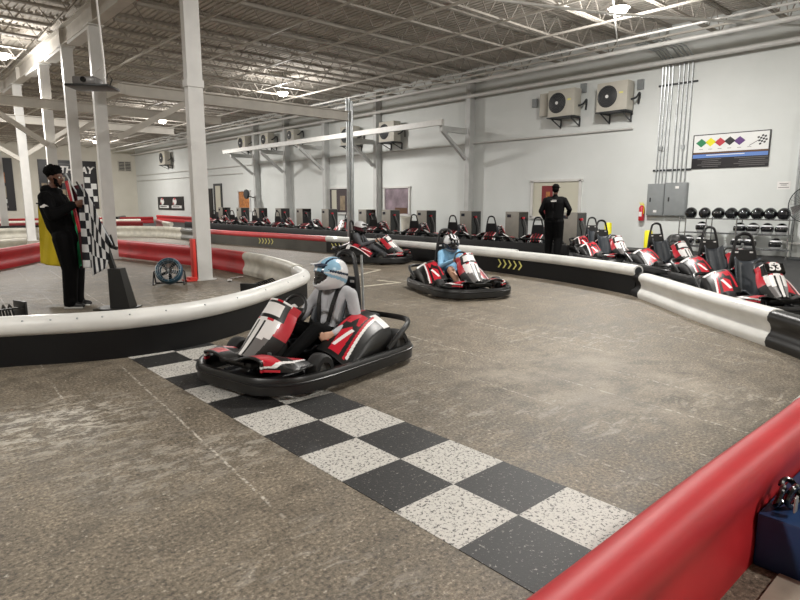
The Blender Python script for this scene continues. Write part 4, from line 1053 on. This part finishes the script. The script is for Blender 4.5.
for i, y in enumerate([8.2,8.11,8.01,7.91,7.72,7.6,7.48,7.36]):
    b = MB(); b.tube([(XW-.06,y,1.94),(XW-.06,y,5.1),(XW-.12,y,5.42),(XW-.5,y+.05,5.6),(XW-1.6,y+.1,5.62)], .018, 8)
    if i in (1,6): b.box((XW-.06,y,2.95),(.07,.09,.12))
    tag(b.build('conduit', M['galv']), '%s of the eight vertical steel conduits above the electrical cabinets, counted from the left' % ['first','second','third','fourth','fifth','sixth','seventh','eighth'][i], 'conduit', 'steel conduits above the cabinets')
for z, lab in ((4.72,'upper dark strut clamping the conduits to the wall'),(2.32,'lower dark strut clamping the conduits just above the electrical cabinets')):
    b = MB(); b.box((XW-.02,7.76,z),(.035,1.1,.05)); tag(b.build('conduit_strut', M['acd'], smooth=0), lab, 'strut')
ex = empty('fire_extinguisher', (XW-.12,8.53,.84), 0, 'red fire extinguisher on the wall left of the electrical cabinets', 'fire extinguisher')
b = MB(); b.lathe([(0,0),(.075,0),(.085,.02),(.085,.38),(.05,.44),(.025,.46),(0,.46)], 20); b.build('cylinder', M['kred'], ex)
b = MB(); b.box((0,0,.49),(.03,.12,.03)); b.box((0,.02,.53),(.03,.12,.02)); b.tube(spline([(0,-.05,.48),(-.05,-.09,.40),(-.06,-.09,.2)], 5), .01, 6); b.build('valve', M['yellow'], ex)
b = MB(); b.box((-.086,0,.2),(.004,.09,.14)); b.build('sticker', M['kwhite'], ex, smooth=0)
for x, y, h, lab in ((16.35,8.95,.80,'left yellow bollard behind the parked karts'),(16.0,7.55,.63,'right yellow bollard behind the parked karts, below the electrical cabinets')):
    b = MB(); b.lathe([(0,0),(.105,0),(.105,h-.04),(.085,h-.01),(0,h)], 20, T=Tm((x,y,.006))); tag(b.build('bollard', M['yellow']), lab, 'bollard')
# rules sign
sg = empty('rules_sign', (XW-.0, 6.24, 2.32), 0, 'framed rules sign with coloured flag diamonds above the helmet rack', 'sign')
SW, SH = 1.94, .93
Tsg = Matrix(((0,0,-1,-.03),(-1,0,0,0),(0,1,0,SH/2),(0,0,0,1)))  # x to the right, y up, z towards the room
b = MB(); b.box((0,0,-.012),(SW,SH,.025), T=Tsg); b.build('frame', M['posterb'], sg, smooth=0)
b = MB(); b.box((0,.21,.003),(SW-.06,.46,.004), 0, Tsg); b.box((0,-.045,.004),(SW-.05,.045,.004), 1, Tsg); b.box((0,-.125,.004),(SW-.05,.10,.004), 2, Tsg); b.box((-.1,-.105,.006),(SW*.5,.02,.003), 0, Tsg)
for side in (-1,1):
    for k in range(5): b.box((side*.45+(.1 if side>0 else -.05)+.03*((k*7)%3), -.21-.05*k, .004),((.62 if side<0 else .82)-.1*((k*5)%3), .014, .003), 3, Tsg)
b.build('panel', [M['swhite'], M['wood'], M['sblue'], M['kgrey']], sg, smooth=0)
for k, m in enumerate(['sgreen','yellow','sred','posterb','purple','swhite']):
    b = MB(); cx = -.74+.245*k; cy = .235+.012*(k%2); q = .145
    b.add([(cx-q,cy,.007),(cx,cy-q*.8,.007),(cx+q,cy,.007),(cx,cy+q*.8,.007)],[(0,1,2,3)],0,Tsg); b.build('flag_symbol', M[m], sg, smooth=0)
    b = MB(); b.box((cx,.06,.006),(.10,.012,.002), T=Tsg); b.build('caption', M['kgrey'], sg, smooth=0)
b = MB(); q = .28
for i in range(4):
    for j in range(5):
        if (i+j) % 2: continue
        x = .66+.05*i+.012*j; y = .30-.042*j+.02*i; b.add([(x,y,.008),(x+.05,y+.02,.008),(x+.062,y-.022,.008),(x+.012,y-.042,.008)],[(0,1,2,3)],0,Tsg)
b.bar((.48,.09,.008),(.70,.22,.008),.012,.003,0,T=Tsg); b.build('checkered_symbol', M['posterb'], sg, smooth=0)
b = MB(); b.box(*onw(4.72,5.02,1.72,1.92,.006)); pp = tag(b.build('paper_notice', M['kwhite'], smooth=0), 'small white paper notice on the wall above the right end of the helmet rack', 'notice')
b = MB()
for z, w in ((1.87,.2),(1.83,.14),(1.77,.24)): b.box((XW-.009,4.87,z),(.003,w,.015))
b.build('print', M['kgrey'], pp, smooth=0)
# condensers
def condenser(y, z, lab, sc=1, x=XW-.42, detail=True):
    r = empty('air_conditioner', (x, y, z), 0, lab, 'air conditioner', 'outdoor condenser units on the right wall')
    b = MB(); b.box((0,0,.42*sc),(.40,.98*sc,.84*sc), bev=.02); b.build('case', M['ac'], r)
    T = Tm((-.205,.14*sc,.43*sc), (0,-PI/2,0)); b = MB(); b.lathe([(0,.012),(.30*sc,.012),(.32*sc,.0),(.30*sc,-.0)], 26, T=T); o = b.build('fan_opening', M['acd'], r)
    b = MB(); b.lathe([(0,.03),(.05*sc,.03),(.05*sc,.01)], 12, T=T); b.build('fan_hub', M['kwhite'], o)
    b = MB()
    for k in range(1, 7): b.tube([(k*.047*sc*math.cos(t), k*.047*sc*math.sin(t), .02) for t in [2*PI*q/24 for q in range(24)]], .003, 4, closed=True, T=T)
    b.build('fan_guard', M['kgrey'], o)
    b = MB(); b.box((-.204,-.3*sc,.5*sc),(.004,.12*sc,.05*sc)); b.build('sticker', M['yel'], r, smooth=0)
    b = MB()
    for s in (-1,1): b.bar((-.25,s*.35*sc,-.03),(.40,s*.35*sc,-.03),.04,.05); b.bar((.40,s*.35*sc,-.04),(.38,s*.35*sc,-.3),.04,.04); b.bar((-.2,s*.35*sc,-.04),(.38,s*.35*sc,-.28),.03,.03)
    b.box((-.02,0,-.02),(.5,.95*sc,.03)); b.build('wall_bracket', M['acd'], r, smooth=0)
    b = MB(); b.tube(spline([(.02,-.5*sc,.3),(.1,-.62*sc,.35),(.3,-.62*sc,.5),(.38,-.56*sc,.2)], 5), .03, 8); b.build('hose', M['acd'], r)
condenser(11.2, 4.12, 'left condenser unit of the pair on the upper right wall'); condenser(9.45, 4.1, 'right condenser unit of the pair on the upper right wall')
condenser(45.5, 4.15, 'lone condenser unit above the small double sign on the far wall', 1.15); condenser(22.6, 4.0, 'condenser unit behind the long rail left of the round pole', 1.0); condenser(19.8, 3.95, 'condenser unit behind the long rail right of the round pole', 1.0)
condenser(32.9, 4.45, 'farthest condenser unit above the left end of the long rail', .9); condenser(30.2, 4.5, 'condenser unit above the long rail, second from its left end', .8); condenser(27.5, 4.55, 'small condenser unit above the long rail, third from its left end', .7)
b = MB(); b.box(*onw(11.95,12.25,4.25,4.98,.18,.1), bev=.01); tag(b.build('line_cover', M['ac']), 'beige line cover box left of the left condenser unit', 'cover')
for y, z, lab in ((10.75,5.0,'small grey switch box between the two condenser units'),(8.85,4.85,'small grey switch box right of the right condenser unit'),(12.6,4.75,'small dark-faced thermostat box left of the condenser pair')):
    b = MB(); b.box(*onw(y-.09,y+.09,z-.14,z+.14,.1)); b.box((XW-.105,y,z),(.01,.1,.16)); tag(b.build('switch_box', M['pcbg'], smooth=0), lab, 'box')

# pipes at the right end
b = MB(); b.tube([(XW-.1,4.55,.3),(XW-.1,4.55,3.6)], .035, 8); tag(b.build('wall_pipe', M['galv']), 'grey vertical pipe on the wall behind the big fan at the right edge', 'pipe')
b = MB(); b.tube([(XW-.15,4.95,.45),(XW-.15,4.6,.35),(XW-.15,3.5,.35)], .04, 8); b.tube([(XW-.15,4.6,.35),(XW-.15,4.6,.02)], .04, 8); tag(b.build('wall_pipe', M['white']), 'white pipe with elbow low on the wall right of the helmet rack', 'pipe')
# big fan at the right edge
bf = empty('pedestal_fan', (16.9,4.12,0.006), 0, 'large grey wire-guard fan on a pole, cut by the right edge', 'fan')
b = MB(); b.tube([(0,0,0.02),(0,0,1.32)], .025, 10); b.lathe([(0,0),(.3,0),(.3,.03),(.05,.06),(0,.06)], 22); b.build('pole', M['acd'], bf)
T = Tm((-.12,.0,1.34), (0,-PI/2+.1,-.3)); b = MB()
for k in range(1, 12): rr = .41*k/11; b.tube([(rr*math.cos(t), rr*math.sin(t), .09*(1-(k/11)**2)) for t in [2*PI*q/32 for q in range(32)]], .004, 4, closed=True, T=T)
for k in range(24): a = 2*PI*k/24; b.tube([(.04*math.cos(a),.04*math.sin(a),.09),(.25*math.cos(a),.25*math.sin(a),.06),(.41*math.cos(a),.41*math.sin(a),0)], .003, 4, T=T)
b.tube([(.42*math.cos(t), .42*math.sin(t), 0) for t in [2*PI*q/36 for q in range(36)]], .012, 6, closed=True, T=T); b.build('guard', M['acd'], bf)
b = MB()
for k in range(3): b.grid(6, 3, lambda u, v: (.05+.30*u, (-.10+.2*v)*(.5+u*.7), .0+.05*v), T=T @ Matrix.Rotation(2*PI*k/3, 4, 'Z'))
b.lathe([(0,.05),(.06,.04),(.07,-.12),(0,-.13)], 16, T=T); b.build('blades', M['kgrey'], bf, fix=False)
# helmet rack
rk = empty('helmet_rack', (16.95,0,.006), 0, 'chrome wire rack holding the rental helmets against the right wall', 'rack')
b = MB()
for y in (7.05,6.35,5.6,4.42):
    for x in (-.2,.2): b = MB(); b.tube([(x,y,0),(x,y,1.0)], .016, 8); b.build('post', M['chrome'], rk)
for z in (.95,.57,.2):
    b = MB()
    for x in (-.2,.2): b.tube([(x,7.07,z),(x,4.40,z)], .012, 6)
    for k in range(5): b.tube([(-.12+.06*k,7.07,z),(-.12+.06*k,4.40,z)], .004, 5)
    for k in range(17): b.tube([(-.2,7.05-.163*k,z-.008),(.2,7.05-.163*k,z-.008)], .005, 5)
    b.build('wire_shelf', M['chrome'], rk)
def rack_helmet(mshell, trim):
    r = empty('racing_helmet', (0,0,0)); b = MB(); nu, nv = 18, 26
    def sf(u, v): 
        th = PI*u; ph = 2*PI*v; x = math.sin(th)*math.cos(ph); y = math.sin(th)*math.sin(ph); z = max(math.cos(th), -.8); k = .03*max(0,x)*max(0,-z)
        return ((x*.15+k), y*.13, .112+z*.14)
    b.grid(nu, nv, sf, lambda u, v: 1 if (math.cos(PI*u) < -.08 or .38 < math.cos(PI*u) < .66) and math.cos(2*PI*v) > -.1 else 0); b.build('shell', [M[mshell], M[trim]], r, smooth=70, fix=True)
    b = MB(); b.grid(8, 12, lambda u, v: (.006+(math.sin(PI*(.36+.26*u))*math.cos(2*PI*(v*.36-.18)))*.155+.005, math.sin(PI*(.36+.26*u))*math.sin(2*PI*(v*.36-.18))*.136, .112+math.cos(PI*(.36+.26*u))*.14)); b.build('visor', M['visor'], r, smooth=70, fix=False)
    return r
HB = rack_helmet('gloss','gloss'); HW = rack_helmet('gloss','hwhite'); used = set()
top = [6.83,6.47,6.12,5.80,5.50,5.19,4.90,4.60]
pos = [(y, .965, 'g', '%s of the eight black helmets on the top shelf, counted from the left' % n) for y, n in zip(top, ['first','second','third','fourth','fifth','sixth','seventh','eighth'])]
pos += [(y, .585, 'w', 'black and white helmet on the middle shelf, %s' % n) for y, n in zip([6.52,5.58,5.26,4.94,4.62], ['alone at its left half','second from the left','third from the left','fourth from the left','at its right end'])]
pos += [(y, .215, 'w', 'black and white helmet on the lowest shelf, %s' % n) for y, n in zip([6.85,6.5,5.6,5.3,4.72], ['first from the left','second from the left','third from the left','fourth from the left','at its right end'])]
for y, z, k, lab in pos:
    src = HB if k == 'g' else HW; o = src if k not in used else dup(src); used.add(k)
    o.location = (16.93, y, z+.006); o.scale = (1.15,)*3; o.rotation_euler = (0,0,PI+random.uniform(-.25,.35)); tag(o, lab, 'helmet', 'rental helmets on the wire rack')
b = MB(); b.grid(20, 24, lambda u, v: ((.34+.05*math.sin(v*PI*10))*math.cos(v*2*PI)*(1-u*.55), (.42+.04*math.sin(v*PI*8+1))*math.sin(v*2*PI)*(1-u*.75), .006+.62*math.sin(u*PI/2)+.03*math.sin(v*13)*u*(1-u))); b.ell((0,0,.57),(.17,.13,.07)); tag(b.build('seat_cover', M['black'], loc=(14.55,6.15,0)), 'black lumpy cover left of the helmet rack behind the parked karts', 'cover')

# ------------------------------------------------------------------ signs on far walls
ds = empty('double_sign', (XW,45.9,.8), 0, 'small black sign with two red and white emblems near the far corner', 'sign')
Td = Matrix(((0,0,-1,-.03),(-1,0,0,0),(0,1,0,.5),(0,0,0,1))); b = MB(); b.box((0,0,0),(5.1,1.0,.04), T=Td); b.build('panel', M['posterb'], ds, smooth=0)
for cx in (-1.25,1.25):
    b = MB(); b.ell((cx-.35,.14,.03),(.38,.26,.012),1,Td); b.add([(cx-.7,-.1,.04),(cx-.4,.42,.04),(cx-.1,.40,.04),(cx-.25,.05,.04)],[(0,1,2,3)],0,Td); b.box((cx,-.26,.035),(1.9,.2,.01),1,Td); b.box((cx-.1,-.26,.042),(1.3,.06,.01),2,Td); b.build('emblem', [M['kred'], M['swhite'], M['posterb']], ds, smooth=0)
pb = empty('birthday_banner', (12.45,YB,.85), 0, 'large black banner with BIRTHDAY lettering and photos behind the flag man', 'banner')
b = MB(); b.box((0,-.03,1.9),(4.15,.05,3.8)); b.build('panel', M['posterb'], pb, smooth=0)
Tt = Matrix(((1,0,0,0),(0,0,-1,-.065),(0,1,0,0),(0,0,0,1)))
b = MB(); b.text('BIRTHDAY', .72, Tt @ Matrix.Translation((0.05,3.05,0)), ext=.01, shear=.2, bold=.03); b.build('lettering', M['kwhite'], pb, smooth=0)
b = MB(); b.box((0,3.5,0),(1.6,.05,.02), T=Tt); b.box((1.75,3.3,0),(.5,.05,.02), T=Tt); b.build('small_print', M['kgrey'], pb, smooth=0)
b = MB()
for i in range(9):
    for j in range(5):
        if i < 6 and j < 5 and (i*3+j*5) % 4: b.box((-1.75+.42*i,.35+.48*j,0),(.38,.44,.012), 0, Tt)
        if i >= 5 and (i+j) % 2: b.box((-1.9+.46*i,.3+.5*j,.004),(.42,.44,.012), 1, Tt)
b.build('photo_panel', [M['photo'], M['swhite']], pb, smooth=0)
lb = empty('track_banner', (6.6,YB,.75), 0, 'large black banner with photo strips at the far left edge', 'banner')
b = MB(); b.box((0,-.03,1.95),(4.2,.05,3.9)); b.build('panel', M['posterb'], lb, smooth=0)
b = MB(); b.box((-.2,2.45,0),(3.5,.75,.02),0,Tt); b.box((-.2,1.4,0),(3.5,.85,.02),1,Tt); b.box((-.2,.72,0),(3.5,.3,.02),2,Tt); b.box((-.2,.3,0),(3.6,.16,.02),3,Tt); b.build('photo_panel', [M['orange'], M['sand'], M['swhite'], M['kgrey']], lb, smooth=0)
b = MB(); b.text('R', .7, Tt @ Matrix.Translation((1.2,3.25,0)), ext=.01, shear=.2, bold=.03); b.build('lettering', M['kwhite'], lb, smooth=0)
vg = empty('wall_vent', (16.75,YB,3.95), 0, 'dark square vent high on the back wall by the corner', 'vent')
b = MB(); b.box((0,-.04,.4),(1.05,.08,.85)); b.build('frame', M['ac'], vg, smooth=0); b = MB()
for k in range(6): b.box((-.25,-.09,.1+.12*k),(.42,.02,.07)); b.box((.25,-.09,.1+.12*k),(.42,.02,.07))
b.build('louvre', M['acd'], vg, smooth=0)
# hanging projector shelf
hp = empty('projector_shelf', (2.50,9.0,2.93), math.radians(-38), 'small shelf with a grey projector hanging from a thin pole near the left columns', 'projector shelf')
b = MB(); b.box((0,0,0),(.56,.42,.03), bev=.008); b.build('shelf_board', M['black'], hp)
b = MB(); b.tube([(.17,0,.0),(.17,0,.35),(.07,0,2.85)], .014, 8); b.tube([(.17,0,.30),(-.2,.1,.02)], .006, 5); b.build('hanging_pole', M['kwhite'], hp)
b = MB(); b.box((-.06,0,.075),(.30,.26,.10), bev=.02); o = b.build('projector_case', M['kgrey'], hp); b = MB(); b.tube([(-.06,-.13,.08),(-.06,-.15,.08)], .035, 14); b.build('lens', M['visor'], o)
b = MB(); b.tube([(.2,.05,.02),(.24,.06,.12),(.2,.05,.2),(.15,.05,.1)], .008, 5); b.build('cable', M['black'], hp)
# ------------------------------------------------------------------ camera and view
F, HYP = 590., 98.
cd = bpy.data.cameras.new('camera'); cam = bpy.data.objects.new('camera', cd); COL.objects.link(cam)
cd.sensor_width = 36; cd.sensor_fit = 'HORIZONTAL'; cd.lens = F/800*36; cd.clip_end = 200
cam.location = (0,0,1.4); cam.rotation_euler = (PI/2-math.atan(HYP/F), 0, -math.radians(42)); SC.camera = cam
w = bpy.data.worlds.new('world'); SC.world = w; w.use_nodes = True; w.node_tree.nodes['Background'].inputs[0].default_value = (.6,.65,.7,1); w.node_tree.nodes['Background'].inputs[1].default_value = .2
SC.view_settings.view_transform = 'Standard'; SC.view_settings.look = 'None'; SC.view_settings.gamma = 1; SC.view_settings.use_curve_mapping = False
SC.view_settings.exposure = EXPO
SC.cycles.max_bounces = 8; SC.cycles.diffuse_bounces = 5; SC.cycles.use_denoising = True
SC.cycles.sample_clamp_indirect = 4
